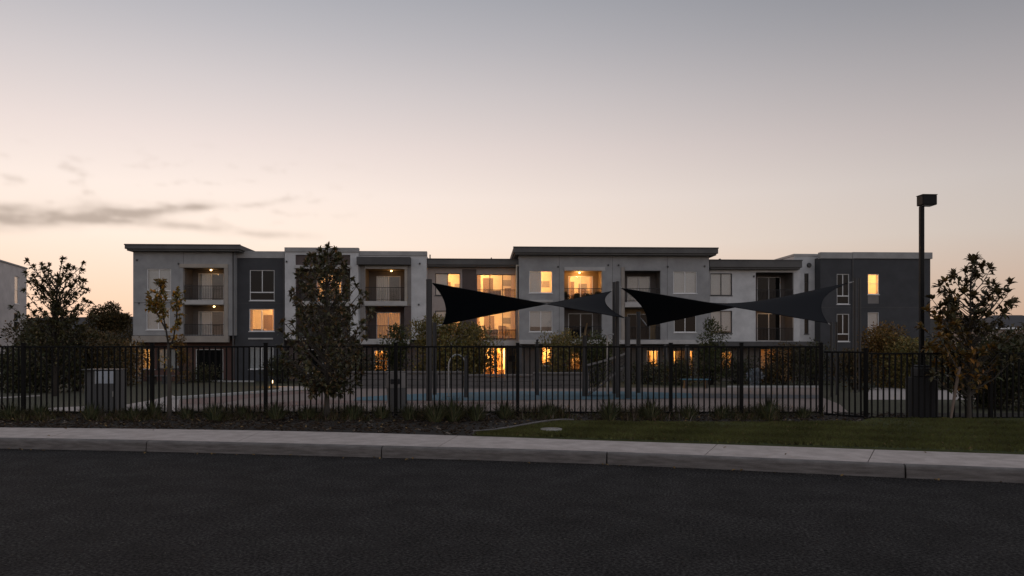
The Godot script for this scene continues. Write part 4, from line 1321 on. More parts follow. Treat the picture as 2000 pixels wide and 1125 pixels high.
	for q in [[1090, 521, P], [1188, 518, P], [1208, 518, P], [1304, 521, P], [1376, 520, P], [268, 508, A], [272, 592, A], [349, 515, A], [560, 511, C], [818, 595, D], [820, 515, D], [1472, 540, G]]:
		var fg := Geo.new()
		var fp2 := uv(q[0], q[1], q[2])
		fg.box(Vector3(fp2.x - 0.06, fp2.y - 0.07, q[2] + 0.003), Vector3(fp2.x + 0.06, fp2.y + 0.07, q[2] + 0.09), 0.02)
		part("wall_vent", fg, M.fascia, b)
	for q in [[262, 591, 351, 591.7, A], [1015, 593, 1101, 593.7, P], [1292, 593, 1384, 593.7, P], [1432, 592, 1475, 592.7, G], [459, 592, 553, 592.6, B], [1604, 600, 1663, 600.6, I], [1668, 600, 1816, 600.6, I], [358, 490, 358.6, 515.5, A], [1196, 497, 1196.6, 664, P], [1303, 497, 1303.6, 664, P], [1092, 497, 1092.6, 664, P]]:
		bar(b, "control_joint", rect(q[0], q[1], q[2], q[3], q[4]), q[4] + 0.001, q[4] + 0.006, M.fascia, 0.0)
	# plants on the lit balcony
	for k in 4:
		var r: Rect2 = hF[2]
		var p := Vector3(lerpf(r.position.x + 0.25, r.end.x - 0.25, k / 3.0 + rng.randf_range(-0.05, 0.05)), r.position.y, P - 0.55 - rng.randf() * 0.2)
		var wp: Vector3 = b.transform * p
		var o := shrub("balcony_plant", "leafy balcony plant against the amber light, %s along the railing" % NTH[k], wp, 0.75, rng.randf_range(0.6, 0.85), 260, 0.1, [Color(0.03, 0.04, 0.02), Color(0.045, 0.045, 0.022)], 4, "plants on the lit balcony", 0.25, "plant")
		var pg := Geo.new()
		pg.tube([Vector3(0, 0.003, 0), Vector3(0, 0.26, 0), Vector3(0, 0.28, 0)], [0.11, 0.15, 0.14], 10)
		part("pot", pg, M.brown, o)

func upper(b: Node3D, px0: float, px1: float, py0: float, py1: float, w: float, m: Material, holes: Array) -> void:
	var g := Geo.new()
	var r := rect(px0, py0, px1, py1, w)
	if py1 > 700: r = Rect2(r.position.x, -1.75, r.size.x, r.end.y + 1.75)
	wall(g, r, w - 0.2, w, holes)
	# returns that show where this block stands in front of its neighbours
	g.box(Vector3(r.position.x + 0.002, r.position.y, w - 2.2), Vector3(r.position.x + 0.2, r.end.y, w - 0.201))
	g.box(Vector3(r.end.x - 0.2, r.position.y, w - 2.2), Vector3(r.end.x - 0.002, r.end.y, w - 0.201))
	if py1 < 700: g.box(Vector3(r.position.x + 0.2, r.position.y, w - 2.2), Vector3(r.end.x - 0.2, r.position.y + 0.05, w - 0.201))
	part("wall", g, m, b)

func lower(b: Node3D, px0: float, px1: float, py0: float, w: float, m: Material, holes: Array, kinds: Array, powers: Array) -> void:
	var g := Geo.new()
	var r := rect(px0, py0, px1, 745, w)
	r = Rect2(r.position.x, -1.75, r.size.x, r.end.y + 1.75 + 0.25)
	wall(g, r, w - 0.2, w, holes)
	part("ground_floor_wall", g, m, b)
	for k in holes.size():
		var tall: bool = holes[k].size.y > 1.9
		window(b, holes[k], w, kinds[k], "slide" if holes[k].size.x > 1.1 else "single", M.frame_dark if k % 2 else M.frame_white, powers[k], "glazed_door" if tall else "window")

func roof(b: Node3D, px0: float, px1: float, py0: float, py1: float, w: float, depth: float, over := 0.7) -> void:
	var r := rect(px0, py0, px1, py1, w + over)
	var g := Geo.new()
	g.box(Vector3(r.position.x, r.position.y + 0.12, w - depth), Vector3(r.end.x, r.end.y, w + over), 0.03)
	g.box(Vector3(r.position.x + 0.12, r.position.y, w - depth + 0.1), Vector3(r.end.x - 0.12, r.position.y + 0.12, w + over - 0.12))
	part("roof", g, M.roofedge, b)
	g = Geo.new()
	g.box(Vector3(r.position.x - 0.03, r.end.y - 0.07, w + over - 0.06), Vector3(r.end.x + 0.03, r.end.y + 0.025, w + over + 0.035), 0.015)
	part("gutter", g, M.fascia, b)

func make_neighbours() -> void:
	# pale building at the edge of the picture: its end wall runs away from the street
	var b := thing("pale_building", "pale plain end wall of a neighbouring building at the picture's edge", "building", Vector3(-43.0, 0, -58.1), deg_to_rad(107.4))
	frame_of(b)
	var g := Geo.new()
	var far := uv(52, 600, 0.0).x
	var h1 := 1.6 + (672.0 - 511.0) / F * 66.0
	var holes := [rect(28.5, 541, 38, 593, 0.0), rect(27.5, 611, 37, 646, 0.0)]
	wall(g, Rect2(0, -1.9, far, h1 + 1.9), -0.25, 0.0, holes)
	g.box(Vector3(far - 0.25, -1.9, -14), Vector3(far - 0.002, h1, -0.252))
	g.box(Vector3(0.002, -1.9, -14), Vector3(0.25, h1, -0.252))
	g.box(Vector3(0.002, -1.9, -14.25), Vector3(far - 0.002, h1, -14.0))
	part("wall", g, M.lilac, b)
	g = Geo.new()
	g.box(Vector3(-0.08, h1, -14.3), Vector3(far + 0.08, h1 + 0.16, 0.08), 0.02)
	part("roof", g, M.cap, b)
	window(b, holes[0], 0.0, "blind", "single")
	window(b, holes[1], 0.0, "dark", "single")
	var lg := Geo.new()
	var q := uv(41.5, 655, 0.0)
	lg.box(Vector3(q.x - 0.25, q.y - 0.7, 0.003), Vector3(q.x + 0.25, q.y + 0.55, 0.2), 0.04)
	part("meter_box", lg, M.brown, b)
	# gabled house behind the open-crowned tree
	var c := thing("gabled_house", "low house with grey hipped roof behind the open-crowned tree", "house", on_ground(1992, 90))
	var yb := c.position.y
	g = Geo.new()
	var ev := 1.6 + (672 - 640) / F * 90.0 - yb
	var rg := 1.6 + (672 - 613) / F * 90.0 - yb
	wall(g, Rect2(-3.6, -0.3, 9.0, ev + 0.3), -0.2, 0.0, [Rect2(-0.2, 1.2, 1.1, 1.6), Rect2(2.2, 1.2, 1.1, 1.6)])
	g.box(Vector3(-3.6, -0.3, -8), Vector3(-3.4, ev, -0.201))
	g.box(Vector3(5.2, -0.3, -8), Vector3(5.4, ev, -0.201))
	part("wall", g, M.tanwall, c)
	window(c, Rect2(-0.2, 1.2, 1.1, 1.6), 0.0, "dark", "slide")
	window(c, Rect2(2.2, 1.2, 1.1, 1.6), 0.0, "dark", "slide")
	g = Geo.new()
	var A := Vector3(-4.2, ev, 0.6)
	var B := Vector3(6.0, ev, 0.6)
	var C := Vector3(6.0, ev, -8.6)
	var D := Vector3(-4.2, ev, -8.6)
	var E := Vector3(-0.6, rg, -4.0)
	var H := Vector3(3.0, rg, -4.0)
	g.quad(A, B, H, E); g.quad(C, D, E, H); g.tri(B, C, H); g.tri(D, A, E)
	g.quad(D, C, B, A)
	part("roof", g, M.roof_tile, c)
	g = Geo.new()
	g.box(Vector3(-4.25, ev - 0.2, 0.55), Vector3(6.05, ev + 0.02, 0.66), 0.01)
	part("gutter", g, M.frame_white, c)
	# low house roof line on the far left
	var e2 := thing("far_house", "dark long-roofed house low on the horizon beside the grey block", "house", on_ground(215, 130))
	g = Geo.new()
	g.box(Vector3(-9, -0.5, -9), Vector3(9, 4.2, 0))
	part("wall", g, M.brown, e2)
	g = Geo.new()
	g.quad(Vector3(-9.6, 4.1, 0.6), Vector3(9.6, 4.1, 0.6), Vector3(9.6, 7.6, -4.5), Vector3(-9.6, 7.6, -4.5))
	g.quad(Vector3(9.6, 4.1, -9.6), Vector3(-9.6, 4.1, -9.6), Vector3(-9.6, 7.6, -4.5), Vector3(9.6, 7.6, -4.5))
	g.tri(Vector3(-9.6, 4.1, -9.6), Vector3(-9.6, 4.1, 0.6), Vector3(-9.6, 7.6, -4.5))
	g.tri(Vector3(9.6, 4.1, 0.6), Vector3(9.6, 4.1, -9.6), Vector3(9.6, 7.6, -4.5))
	part("roof", g, M.roof_tile, e2)

# ------------------------------------------------------------------ things
func sag_curve(a: Vector3, b: Vector3, c: Vector3, k: float, t: float) -> Vector3:
	var p := a.lerp(b, t)
	var m := a.lerp(b, 0.5)
	var inw := (c - m)
	inw = inw - (b - a).normalized() * inw.dot((b - a).normalized())
	return p + inw.normalized() * (k * a.distance_to(b) * 4.0 * t * (1.0 - t))

func shade_sail(label: String, hl: Vector3, lr: Vector3, ll: Vector3, hr: Vector3) -> void:
	var o := thing("shade_sail", label, "shade sail", hl, 0.0, "twisted shade sails")
	var p00 := Vector3.ZERO
	var p10 := lr - hl
	var p01 := ll - hl
	var p11 := hr - hl
	var c := (p00 + p10 + p01 + p11) / 4.0
	var S := func(s: float, t: float) -> Vector3:
		var bot := sag_curve(p00, p10, c, 0.022, s)
		var top := sag_curve(p01, p11, c, 0.022, s)
		var lef := sag_curve(p00, p01, c, 0.05, t)
		var rig := sag_curve(p10, p11, c, 0.09, t)
		var bil := p00.lerp(p10, s).lerp(p01.lerp(p11, s), t)
		return bot.lerp(top, t) + lef.lerp(rig, s) - bil
	var g := Geo.new()
	var n := 28
	for i in n + 1:
		for j in n + 1:
			var s := float(i) / n
			var t := float(j) / n
			var p: Vector3 = S.call(s, t)
			var e := 0.01
			var a: Vector3 = S.call(minf(s + e, 1), t) - S.call(maxf(s - e, 0), t)
			var b: Vector3 = S.call(s, minf(t + e, 1)) - S.call(s, maxf(t - e, 0))
			g.v.append(p); g.n.append(a.cross(b).normalized()); g.c.append(Color(1, 1, 1))
	for i in n:
		for j in n:
			var k := i * (n + 1) + j
			g.ix.append_array([k, k + 1, k + n + 1, k + 1, k + n + 2, k + n + 1])
	part("fabric", g, M.sail, o)
	var h := Geo.new()
	for q in 4:
		var pts := []
		var rr := []
		for i in n + 1:
			var f := float(i) / n
			pts.append(S.call(f, 0.0) if q == 0 else (S.call(f, 1.0) if q == 1 else (S.call(0.0, f) if q == 2 else S.call(1.0, f))))
			rr.append(0.014)
		h.tube(pts, rr, 5, false)
	part("hem", h, M.sail, o)

func sail_post(label: String, foot: Vector3, top: Vector3, r: float, corners: Array) -> void:
	var o := thing("sail_post", label, "post", foot, 0.0, "steel posts of the shade sails")
	var t := top - foot
	var g := Geo.new()
	g.tube([Vector3(0, -0.05, 0), t * 0.5, t], [r, r, r], 16)
	part("pole", g, M.post, o)
	g = Geo.new()
	g.tube([t, t + Vector3(0, 0.03, 0), t + Vector3(0, 0.045, 0)], [r * 1.08, r * 1.08, r * 0.5], 16)
	part("cap", g, M.post, o)
	g = Geo.new()
	g.tube([Vector3(0, -0.02, 0), Vector3(0, 0.02, 0)], [r * 2.0, r * 2.0], 16)
	part("base_plate", g, M.post, o)
	for c in corners:
		var h := Geo.new()
		var a := t - Vector3(0, 0.09, 0)
		var e: Vector3 = c - foot
		a += (e - a).normalized() * r
		h.tube([a, a.lerp(e, 0.35), a.lerp(e, 0.36), a.lerp(e, 0.8), e], [0.012, 0.012, 0.024, 0.024, 0.012], 6)
		part("turnbuckle", h, M.galv, o)

func make_playground() -> void:
	var hl := at(844.5, 553, 22.0)
	var lr := at(1219, 620.5, 23.6)
	var ll := at(864, 634, 27.0)
	var hr := at(1194, 569, 28.0)
	shade_sail("black twisted shade sail nearer the evergreen tree", hl, lr, ll, hr)
	var hl2 := at(1214, 563, 24.2)
	var lr2 := at(1617, 631, 25.0)
	var ll2 := at(1264, 637, 29.0)
	var hr2 := at(1656, 553, 30.0)
	shade_sail("black twisted shade sail nearer the charcoal block", hl2, lr2, ll2, hr2)
	var P := func(px: float, py: float, d: float) -> Array:
		var top := at(px, py, d)
		return [Vector3(top.x, ground(d), -d), top]
	var list := [
		[838, 548, 22.0, 0.088, [hl], "tall thick post holding the black sail's upper corner, beside the yellowing shrubs"],
		[849, 632, 27.0, 0.075, [ll], "short post just behind the tall thick sail post"],
		[1225.5, 621, 23.6, 0.085, [lr], "dark short post at the low tip where the two sails meet"],
		[1200, 553, 28.0, 0.075, [hr], "tall post behind, of the pair where the two sails meet"],
		[1206, 552, 24.2, 0.06, [hl2], "tall post in front, of the pair where the two sails meet"],
		[1247, 611, 29.0, 0.085, [ll2], "short post with warm edge at the second sail's low corner"],
		[1624, 631, 25.0, 0.035, [lr2], "thin short post under the second sail's far low corner"],
		[1670, 545, 30.0, 0.05, [hr2], "tall thin post holding the second sail's highest corner by the charcoal block"],
		[1679, 545, 31.0, 0.05, [], "tall thin post without a sail, in front of the charcoal block"],
		[1634, 631, 27.0, 0.035, [], "thin short post without a sail, left of the tall thin pair"],
	]
	for q in list:
		var e: Array = P.call(q[0], q[1], q[2])
		sail_post(q[5], e[0], e[1], q[3], q[4])
	# spray arch
	var f := on_ground(893, 25.0)
	var o := thing("spray_arch", "thin white spray arch on the blue splash pad", "water feature", f)
	var pts := []
	for k in 17:
		var a := PI * k / 16.0
		pts.append(Vector3(-cos(a) * 0.29, 1.02 + 0.42 * sin(a), 0))
	pts.push_front(Vector3(-0.29, -0.03, 0)); pts.push_back(Vector3(0.29, -0.03, 0))
	var rr := []
	for k in pts.size(): rr.append(0.026)
	var g := Geo.new()
	g.tube(pts, rr, 8)
	part("hoop", g, M.galv, o)
	for s in [-1, 1]:
		g = Geo.new()
		g.tube([Vector3(0.29 * s, 0, 0), Vector3(0.29 * s, 0.03, 0)], [0.09, 0.09], 10)
		part("base_plate", g, M.post, o)
	# dark spray posts
	for q in [[910, 700, 24.5, 0.06, "dark post standing against the spray arch"], [1049, 668, 26.5, 0.065, "dark spray post with a nozzle top in the middle of the splash pad"], [1142, 655, 25.5, 0.08, "dark spray post with a slanted orange tip beside the climbing ramp"]]:
		var b := on_ground(q[0], q[2])
		var top := at(q[0], q[1], q[2]) - b
		var sp := thing("spray_post", q[4], "water feature", b, 0.0, "dark posts on the splash pad")
		g = Geo.new()
		g.tube([Vector3(0, -0.03, 0), Vector3(0, top.y * 0.5, 0), Vector3(0, top.y, 0)], [q[3] * 1.15, q[3], q[3] * 0.9], 12)
		part("pole", g, M.post, sp)
		g = Geo.new()
		if q[0] > 1100: g.tube([Vector3(0, top.y, 0), Vector3(0.02, top.y + 0.16, 0), Vector3(0.08, top.y + 0.42, 0)], [0.05, 0.04, 0.025], 8)
		else: g.tube([Vector3(0, top.y, 0), Vector3(0.0, top.y + 0.05, 0), Vector3(0.05, top.y + 0.09, 0)], [0.03, 0.05, 0.02], 8)
		part("nozzle", g, M.ochre if q[0] > 1100 else M.post, sp)
	# tall thin pole with two curved arms
	var b3 := on_ground(1186, 27.5)
	var o3 := thing("spray_pole", "thin grey pole with two curved arms behind the climbing ramp", "water feature", b3)
	var hy := at(1186, 655, 27.5).y - b3.y
	g = Geo.new()
	g.tube([Vector3(0, -0.03, 0), Vector3(0, hy, 0)], [0.035, 0.03], 8)
	part("pole", g, M.galv, o3)
	for s in [-1, 1]:
		g = Geo.new()
		g.tube([Vector3(0, hy - 0.1, 0), Vector3(0.05 * s, hy + 0.03, 0), Vector3(0.14 * s, hy + 0.07, 0), Vector3(0.24 * s, hy + 0.03, 0)], [0.025, 0.022, 0.02, 0.03], 8)
		part("arm", g, M.galv, o3)
	# climbing ramp
	var lo := at(1147, 714, 25.6)
	var hi := at(1232, 688, 26.4)
	var b4 := Vector3(lo.x, ground(25.6), lo.z)
	var o4 := thing("climbing_ramp", "dark sloping climbing ramp with a pale rope rail on the splash pad", "play equipment", b4)
	g = Geo.new()
	var l4 := lo - b4
	var h4 := hi - b4
	var back := Vector3(0.1, 0, -1.1)
	var dn := Vector3(0, -0.12, 0)
	for k in 7:
		var u0 := k / 7.0
		var u1 := (k + 0.86) / 7.0
		var s := Geo.new()
		var fl := l4 * Vector3(1, 0.0, 1) + Vector3(0, 0.02, 0)
		var q0 := fl.lerp(h4 + dn * 3.0, u0)
		var q1 := fl.lerp(h4 + dn * 3.0, u1)
		s.quad(q0, q1, q1 + back, q0 + back)
		s.quad(q0 + Vector3(0, -0.04, 0), q1 + Vector3(0, -0.04, 0), q1, q0)
		s.quad(q1 + Vector3(0, -0.04, 0), q0 + Vector3(0, -0.04, 0), q0 + back + Vector3(0, -0.04, 0), q1 + back + Vector3(0, -0.04, 0))
		s.quad(q0 + back, q1 + back, q1 + back + Vector3(0, -0.04, 0), q0 + back + Vector3(0, -0.04, 0))
		s.quad(q1 + Vector3(0, -0.04, 0), q1 + back + Vector3(0, -0.04, 0), q1 + back, q1)
		s.quad(q0 + back + Vector3(0, -0.04, 0), q0 + Vector3(0, -0.04, 0), q0, q0 + back)
		part("tread", s, M.fascia, o4)
	for off in [Vector3.ZERO, back]:
		g = Geo.new()
		var rp := []
		var rr2 := []
		for k in 13:
			rp.append(l4.lerp(h4, k / 12.0) + off + Vector3(0, -0.03 * sin(PI * k / 12.0), 0)); rr2.append(0.022 + 0.006 * (k % 2))
		g.tube(rp, rr2, 7)
		part("rope_rail", g, M.stone, o4)
		for q in [l4, h4]:
			g = Geo.new()
			g.tube([Vector3(q.x, -0.05, q.z) + off, q + off], [0.035, 0.035], 8)
			part("upright", g, M.post, o4)
	g = Geo.new()                                    # net below the rail
	for k in 10:
		var u := (k + 0.5) / 10.0
		var tp := l4.lerp(h4, u)
		var bt := (l4 * Vector3(1, 0, 1)).lerp(h4 + dn * 3.0, u)
		g.tube([bt, tp], [0.012, 0.012], 5, false)
	for k in 3:
		var u := (k + 1) / 4.0
		g.tube([l4 * Vector3(1, u, 1), (h4 + dn * 3.0).lerp(h4, u)], [0.012, 0.012], 5, false)
	part("net", g, M.rail, o4)
	# low walls behind the pad
	for q in [[655, 905, 725.0, "grey low wall behind the splash pad, nearer the evergreen tree"], [905.6, 1040, 731.0, "lower grey wall section in front of the lit ground-floor doors"], [1040.6, 1150, 727.0, "grey low wall behind the splash pad, nearer the climbing ramp"]]:
		var d := 36.0
		var x0: float = (q[0] - 1000.0) / F * d
		var x1: float = (q[1] - 1000.0) / F * d
		var w := thing("low_wall", q[3], "wall", Vector3((x0 + x1) / 2, ground(d), -d), 0.0, "low walls behind the splash pad")
		var hh := at(0, q[2], d).y - ground(d)
		var nb := int((x1 - x0) / 0.62)
		for row in 3:
			for k in nb:
				var a := lerpf(x0, x1, (k + 0.0) / nb) - (x0 + x1) / 2
				var bb := lerpf(x0, x1, (k + 1.0) / nb) - (x0 + x1) / 2
				g = Geo.new()
				var j := rng.randf_range(-0.008, 0.008)
				g.box(Vector3(a + 0.006, -0.1 + row * hh * 0.32, -0.16), Vector3(bb - 0.006, -0.108 + (row + 1) * hh * 0.32, 0.15 + j), 0.015)
				part("block", g, M.lowstone, w)
		g = Geo.new()
		g.box(Vector3(x0 - (x0 + x1) / 2, hh - 0.11, -0.2), Vector3(x1 - (x0 + x1) / 2, hh, 0.2), 0.02)
		part("coping", g, M.kerb, w)
	# pale kerbs of the lawns
	for q in [[[330, 781], [545, 765], 0.12, "pale kerb between the lawn and the brick-red band"], [[1420, 757.4], [1602, 757.4], 0.14, "pale kerb behind the rubber surface"], [[398, 746.3], [497, 746.3], 0.16, "short pale patio edge in front of the grey block"]]:
		var a := lot(q[0][0], q[0][1])
		var b := lot(q[1][0], q[1][1])
		var A := Vector3(a.x, ground(a.y), -a.y)
		var B := Vector3(b.x, ground(b.y), -b.y)
		var k := thing("garden_kerb", q[3], "kerb", A)
		g = Geo.new()
		var dv := (B - A)
		var bs := Basis(dv.normalized(), Vector3.UP, dv.normalized().cross(Vector3.UP)).orthonormalized()
		var nn := maxi(2, int(dv.length() / 1.2))
		for i in nn:
			g = Geo.new()
			g.block(dv * ((i + 0.5) / nn) + Vector3(0, 0.03, 0), Vector3(dv.length() / nn - 0.01, q[2], 0.14), bs, 0.015)
			part("kerb_stone", g, M.pale, k)
	# blue bench
	var bb2 := on_ground(1358, 36.0)
	var ob := thing("bench", "low dark blue bench beside the splash pad", "bench", bb2)
	for k in 4:
		g = Geo.new()
		g.box(Vector3(-0.7, 0.42, -0.22 + k * 0.12), Vector3(0.7, 0.46, -0.12 + k * 0.12), 0.006)
		part("slat", g, M.blue, ob)
	for s in [-0.5, 0.5]:
		g = Geo.new()
		g.box(Vector3(s - 0.04, -0.02, -0.2), Vector3(s + 0.04, 0.415, 0.24), 0.01)
		part("leg", g, M.post, ob)
	var bs2 := on_ground(325, 47.0)
	var os := thing("bench", "long backless bench with a pale top on the lawn behind the sapling", "bench", bs2)
	g = Geo.new()
	g.box(Vector3(-1.15, 0.46, -0.25), Vector3(1.15, 0.54, 0.25), 0.01)
	part("seat", g, M.kerb, os)
	for s in [-0.9, 0.0, 0.9]:
		g = Geo.new()
		g.box(Vector3(s - 0.2, -0.02, -0.2), Vector3(s + 0.2, 0.455, 0.2), 0.01)
		part("leg", g, M.fascia, os)

func make_objects() -> void:
	# lamp post
	var p := on_ground(1800, 15.0)
	var o := thing("lamp_post", "tall dark square lamp post with box head on a round concrete pedestal", "lamp post", p)
	var g := Geo.new()
	g.tube([Vector3(0, -0.1, 0), Vector3(0, 0.77, 0), Vector3(0, 0.79, 0), Vector3(0, 0.795, 0)], [0.29, 0.29, 0.275, 0.1], 28)
	part("pedestal", g, M.pedestal, o)
	g = Geo.new()
	g.box(Vector3(-0.15, 0.796, -0.15), Vector3(0.15, 0.99, 0.15), 0.02)
	g.box(Vector3(-0.115, 0.99, -0.115), Vector3(0.115, 1.04, 0.115), 0.02)
	part("base_cover", g, M.pedestal, o)
	g = Geo.new()
	var hy := at(1800, 403, 15.0).y - p.y
	g.box(Vector3(-0.041, 1.041, -0.041), Vector3(0.041, hy, 0.041), 0.01)
	part("pole", g, M.pole, o)
	g = Geo.new()
	var bs := Basis(Vector3.UP, deg_to_rad(3))
	var hc := Vector3(0.105, hy + 0.115, 0)
	g.block(hc, Vector3(0.30, 0.2, 0.22), bs, 0.012)
	var head := part("head", g, M.pole, o)
	g = Geo.new()
	g.block(hc + Vector3(0, -0.106, 0), Vector3(0.22, 0.01, 0.15), bs, 0.003)
	part("lens", g, M.panel, head)
	g = Geo.new()
	g.block(hc + Vector3(0, 0.105, 0), Vector3(0.312, 0.014, 0.232), bs, 0.004)
	part("lid", g, M.pole, head)
	# stake beside the young tree
	var st := at(1855, 822, 14.12)
	var so := thing("tree_stake", "leaning pale wooden stake beside the open-crowned tree", "stake", Vector3(st.x, 0.1, st.z))
	g = Geo.new()
	var tp := at(1874, 718, 14.05) - so.position
	g.tube([Vector3(0, -0.05, 0), tp * 0.5, tp, tp + Vector3(0.003, 0.015, 0)], [0.02, 0.026, 0.028, 0.02], 9)
	part("pole", g, M.stake, so)
	g = Geo.new()
	var tie := tp * 0.78
	g.tube([tie, tie + Vector3(0.1, 0.0, -0.03), Vector3(on_ground(1893, 14.2).x - so.position.x, tie.y + 0.03, -14.2 - so.position.z)], [0.012, 0.012, 0.012], 6)
	part("tie", g, M.rail, so)
	# grey utility cabinet
	var cb := on_ground(204, 16.6)
	var co := thing("utility_cabinet", "dark grey utility cabinet with a pale blue panel behind the fence", "cabinet", cb)
	co.scale.x = 0.87
	g = Geo.new()
	g.box(Vector3(-0.12, -0.05, -0.25), Vector3(0.43, 0.93, 0.2), 0.012)
	var body := part("body", g, M.cabinet, co)
	g = Geo.new()
	g.box(Vector3(-0.44, -0.05, -0.25), Vector3(-0.125, 0.93, 0.12), 0.012)
	part("side_unit", g, M.cabinet, co)
	g = Geo.new()
	g.box(Vector3(-0.45, 0.933, -0.27), Vector3(0.44, 0.955, 0.22), 0.008)
	part("lid", g, M.cabinet, co)
	g = Geo.new()
	g.box(Vector3(-0.085, 0.64, 0.203), Vector3(0.385, 0.915, 0.215), 0.004)
	part("panel", g, M.panel, body)
	g = Geo.new()
	for q in [[0.392, 0.63, 0.405, 0.92], [-0.105, 0.63, -0.092, 0.92]]:
		g.box(Vector3(q[0], q[1], 0.203), Vector3(q[2], q[3], 0.222), 0.003)
	part("panel_frame", g, M.white_paint, body)
	g = Geo.new()
	g.box(Vector3(0.34, 0.35, 0.203), Vector3(0.37, 0.47, 0.235), 0.006)
	part("handle", g, M.galv, body)
	# litter bin
	var lb := on_ground(775, 17.0)
	var lo := thing("litter_bin", "tapered grey litter bin with paler top behind the fence", "litter bin", lb)
	g = Geo.new()
	g.tube([Vector3(0, -0.03, 0), Vector3(0, 0.02, 0), Vector3(0, 0.52, 0), Vector3(0, 0.53, 0)], [0.19, 0.2, 0.235, 0.2], 20)
	part("body", g, M.cabinet, lo)
	g = Geo.new()
	g.tube([Vector3(0, 0.531, 0), Vector3(0, 0.55, 0), Vector3(0, 0.8, 0), Vector3(0, 0.86, 0), Vector3(0, 0.87, 0)], [0.23, 0.245, 0.24, 0.2, 0.05], 20)
	part("lid", g, M.stone, lo)
	g = Geo.new()
	g.block(Vector3(0, 0.68, 0.215), Vector3(0.22, 0.13, 0.06), Basis.IDENTITY, 0.02)
	part("flap", g, M.rail, lo)
	# valve cover in the lawn
	var vc := at(1077, 838.5, 12.15)
	var vo := thing("valve_cover", "flat pale oval valve cover lying in the lawn", "cover", Vector3(vc.x, 0.2, vc.z))
	g = Geo.new()
	var ring := []
	g.tube([Vector3(0, -0.05, 0), Vector3(0, 0.012, 0), Vector3(0, 0.018, 0), Vector3(0, 0.019, 0)], [0.18, 0.18, 0.172, 0.02], 24)
	part("lid", g, M.pale, vo)
	g = Geo.new()
	g.tube([Vector3(0.09, 0.016, 0), Vector3(0.09, 0.0195, 0)], [0.02, 0.02], 8)
	part("lifting_hole", g, M.rail, vo)
	# edging between bed and lawn
	var eo := thing("bed_edging", "thin curved grey edging strip between the mulch bed and the lawn", "edging", Vector3(-0.62, 0.14, -11.85))
	for k in 14:
		var x0 := -0.62 + k * 0.125
		var x1 := x0 + 0.123
		var a := Vector3(x0, 0.205, -lawn_back(x0) - 0.03) - eo.position
		var b := Vector3(x1, 0.205, -lawn_back(x1) - 0.03) - eo.position
		g = Geo.new()
		var dv := b - a
		g.block((a + b) / 2 + Vector3(0, -0.04, 0), Vector3(dv.length() + 0.004, 0.13, 0.045), Basis(dv.normalized(), Vector3.UP, dv.normalized().cross(Vector3.UP)).orthonormalized(), 0.01)
		part("edging_stone", g, M.kerb, eo)
	# glowing bollard
	var bp2 := on_ground(531, 40.0)
	var bo := thing("bollard_lamp", "small glowing bollard lamp at the end of the lawn", "lamp", bp2)
	g = Geo.new()
	g.tube([Vector3(0, -0.02, 0), Vector3(0, 0.18, 0)], [0.06, 0.06], 12)
	part("post", g, M.post, bo)
	g = Geo.new()
	g.tube([Vector3(0, 0.18, 0), Vector3(0, 0.34, 0)], [0.055, 0.055], 12)
	part("lamp_glass", g, M.lamp_soft, bo)
	g = Geo.new()
	g.tube([Vector3(0, 0.34, 0), Vector3(0, 0.37, 0)], [0.08, 0.06], 12)
	part("cap", g, M.post, bo)
	var l := OmniLight3D.new()
	l.name = "bollard_light"
	l.position = Vector3(0, 0.26, 0.12)
	l.light_color = Color(1, 0.7, 0.35); l.light_energy = 0.5; l.light_size = 0.06; l.omni_range = 20; l.omni_attenuation = 2.0; l.shadow_enabled = true
	bo.add_child(l)
	# parked cars far back
	car("pale grey parked car seen from behind at the picture's edge", on_ground(14, 52), M.galv, Color(0.5, 0.02, 0.01))
	car("dark parked car seen from behind with dim tail lights", on_ground(97, 53), M.cabinet, Color(0.9, 0.16, 0.03))

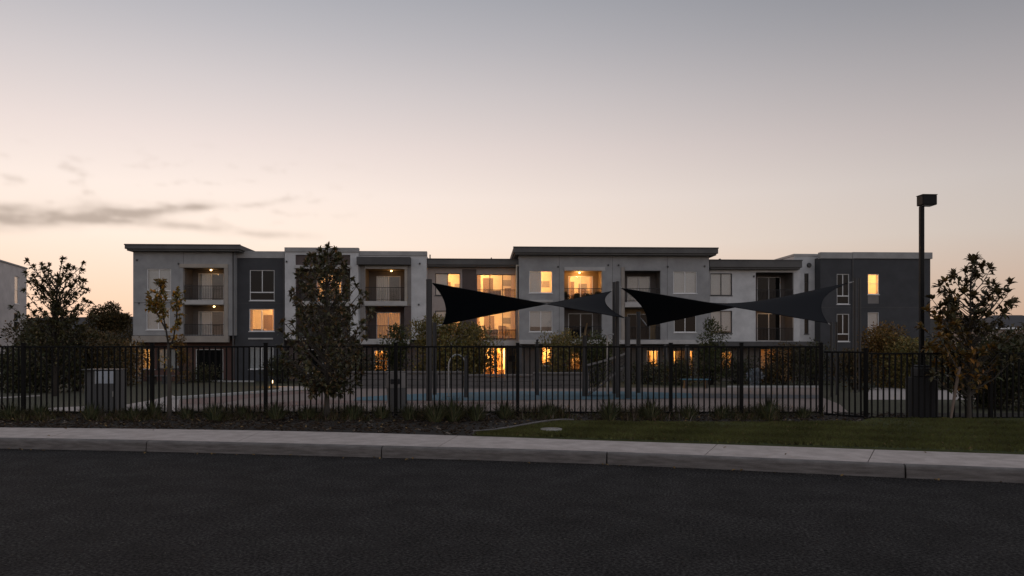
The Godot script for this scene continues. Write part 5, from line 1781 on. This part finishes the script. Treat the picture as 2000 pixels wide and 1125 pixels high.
func car(label: String, p: Vector3, paint: Material, tail: Color) -> void:
	var o := thing("parked_car", label, "car", p + Vector3(0, 0.0, 0), 0.06, "cars parked beyond the lawn")
	# cross-sections from rear (z 0) to front (z -4.3): half width, low y, high y
	var sec := [[0.0, 0.78, 0.42, 0.75], [-0.06, 0.86, 0.3, 0.95], [-0.5, 0.9, 0.24, 1.0], [-2.9, 0.9, 0.24, 0.96], [-3.9, 0.84, 0.28, 0.82], [-4.3, 0.7, 0.4, 0.62]]
	var cab := [[-0.25, 0.72, 0.95, 1.0], [-0.85, 0.62, 0.95, 1.44], [-1.9, 0.62, 0.95, 1.47], [-2.9, 0.7, 0.93, 1.0]]
	var loft := func(s: Array) -> Geo:
		var g := Geo.new()
		var R := func(q: Array) -> Array:
			var m: float = lerpf(q[2], q[3], 0.5)
			return [Vector3(-q[1] * 0.92, q[2], q[0]), Vector3(q[1] * 0.92, q[2], q[0]), Vector3(q[1], m, q[0]), Vector3(q[1] * 0.88, q[3], q[0]), Vector3(-q[1] * 0.88, q[3], q[0]), Vector3(-q[1], m, q[0])]
		for k in s.size() - 1:
			var a: Array = R.call(s[k])
			var b: Array = R.call(s[k + 1])
			for j in 6: g.quad(a[j], b[j], b[(j + 1) % 6], a[(j + 1) % 6])
		var e: Array = R.call(s[0])
		for j in range(1, 5): g.tri(e[0], e[j], e[j + 1])
		e = R.call(s[s.size() - 1])
		for j in range(1, 5): g.tri(e[0], e[j + 1], e[j])
		return g
	part("body", loft.call(sec), paint, o)
	part("cabin", loft.call(cab), M.glass_dark, o)
	for x in [-0.75, 0.75]:
		for z in [-0.8, -3.4]:
			var g := Geo.new()
			g.tube([Vector3(x - 0.1, 0.31, z), Vector3(x + 0.1, 0.31, z)], [0.31, 0.31], 14)
			part("wheel", g, M.rail, o)
		var t := Geo.new()
		t.block(Vector3(x * 0.86, 0.8, 0.0), Vector3(0.26, 0.16, 0.07), Basis.IDENTITY, 0.02)
		var m := mat(0.4, 0.03, 0.02, 0.3)
		m.emission_enabled = true
		m.emission = lin(tail.r, tail.g, tail.b)
		m.emission_energy_multiplier = 0.25
		part("tail_light", t, m, o)
	var pl := Geo.new()
	pl.block(Vector3(0, 0.62, 0.015), Vector3(0.5, 0.12, 0.02), Basis.IDENTITY, 0.004)
	part("number_plate", pl, M.white_paint, o)

# ------------------------------------------------------------------
func _ready() -> void:
	rng.seed = 20240
	var cam := Camera3D.new()
	cam.name = "camera"
	cam.projection = Camera3D.PROJECTION_FRUSTUM
	cam.near = 0.1
	cam.far = 4000.0
	cam.size = 1125.0 / F * cam.near
	cam.frustum_offset = Vector2(0, (HZ - 562.5) / F * cam.near)
	cam.position = Vector3(0, EYE, 0)
	cam.current = true
	add_child(cam)
	var env := Environment.new()
	env.background_mode = Environment.BG_SKY
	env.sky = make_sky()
	env.tonemap_mode = Environment.TONE_MAPPER_LINEAR
	env.tonemap_exposure = 1.0
	env.sdfgi_enabled = true
	env.ssao_enabled = true
	env.ssil_enabled = true
	var we := WorldEnvironment.new()
	we.name = "world"
	we.environment = env
	add_child(we)
	var sun := DirectionalLight3D.new()          # the last light of a sun already on the horizon
	sun.name = "sun"
	sun.rotation_degrees = Vector3(-2.5, -154.0, 0)
	sun.light_energy = 0.15
	sun.light_color = Color(1.0, 0.72, 0.5)
	sun.light_angular_distance = 12.0
	sun.shadow_enabled = true
	add_child(sun)
	make_materials()
	make_ground()
	make_street()
	make_apartments()
	make_neighbours()
	make_playground()
	make_fence()
	make_objects()
	make_trees()
	make_shrubs()
	make_clumps()
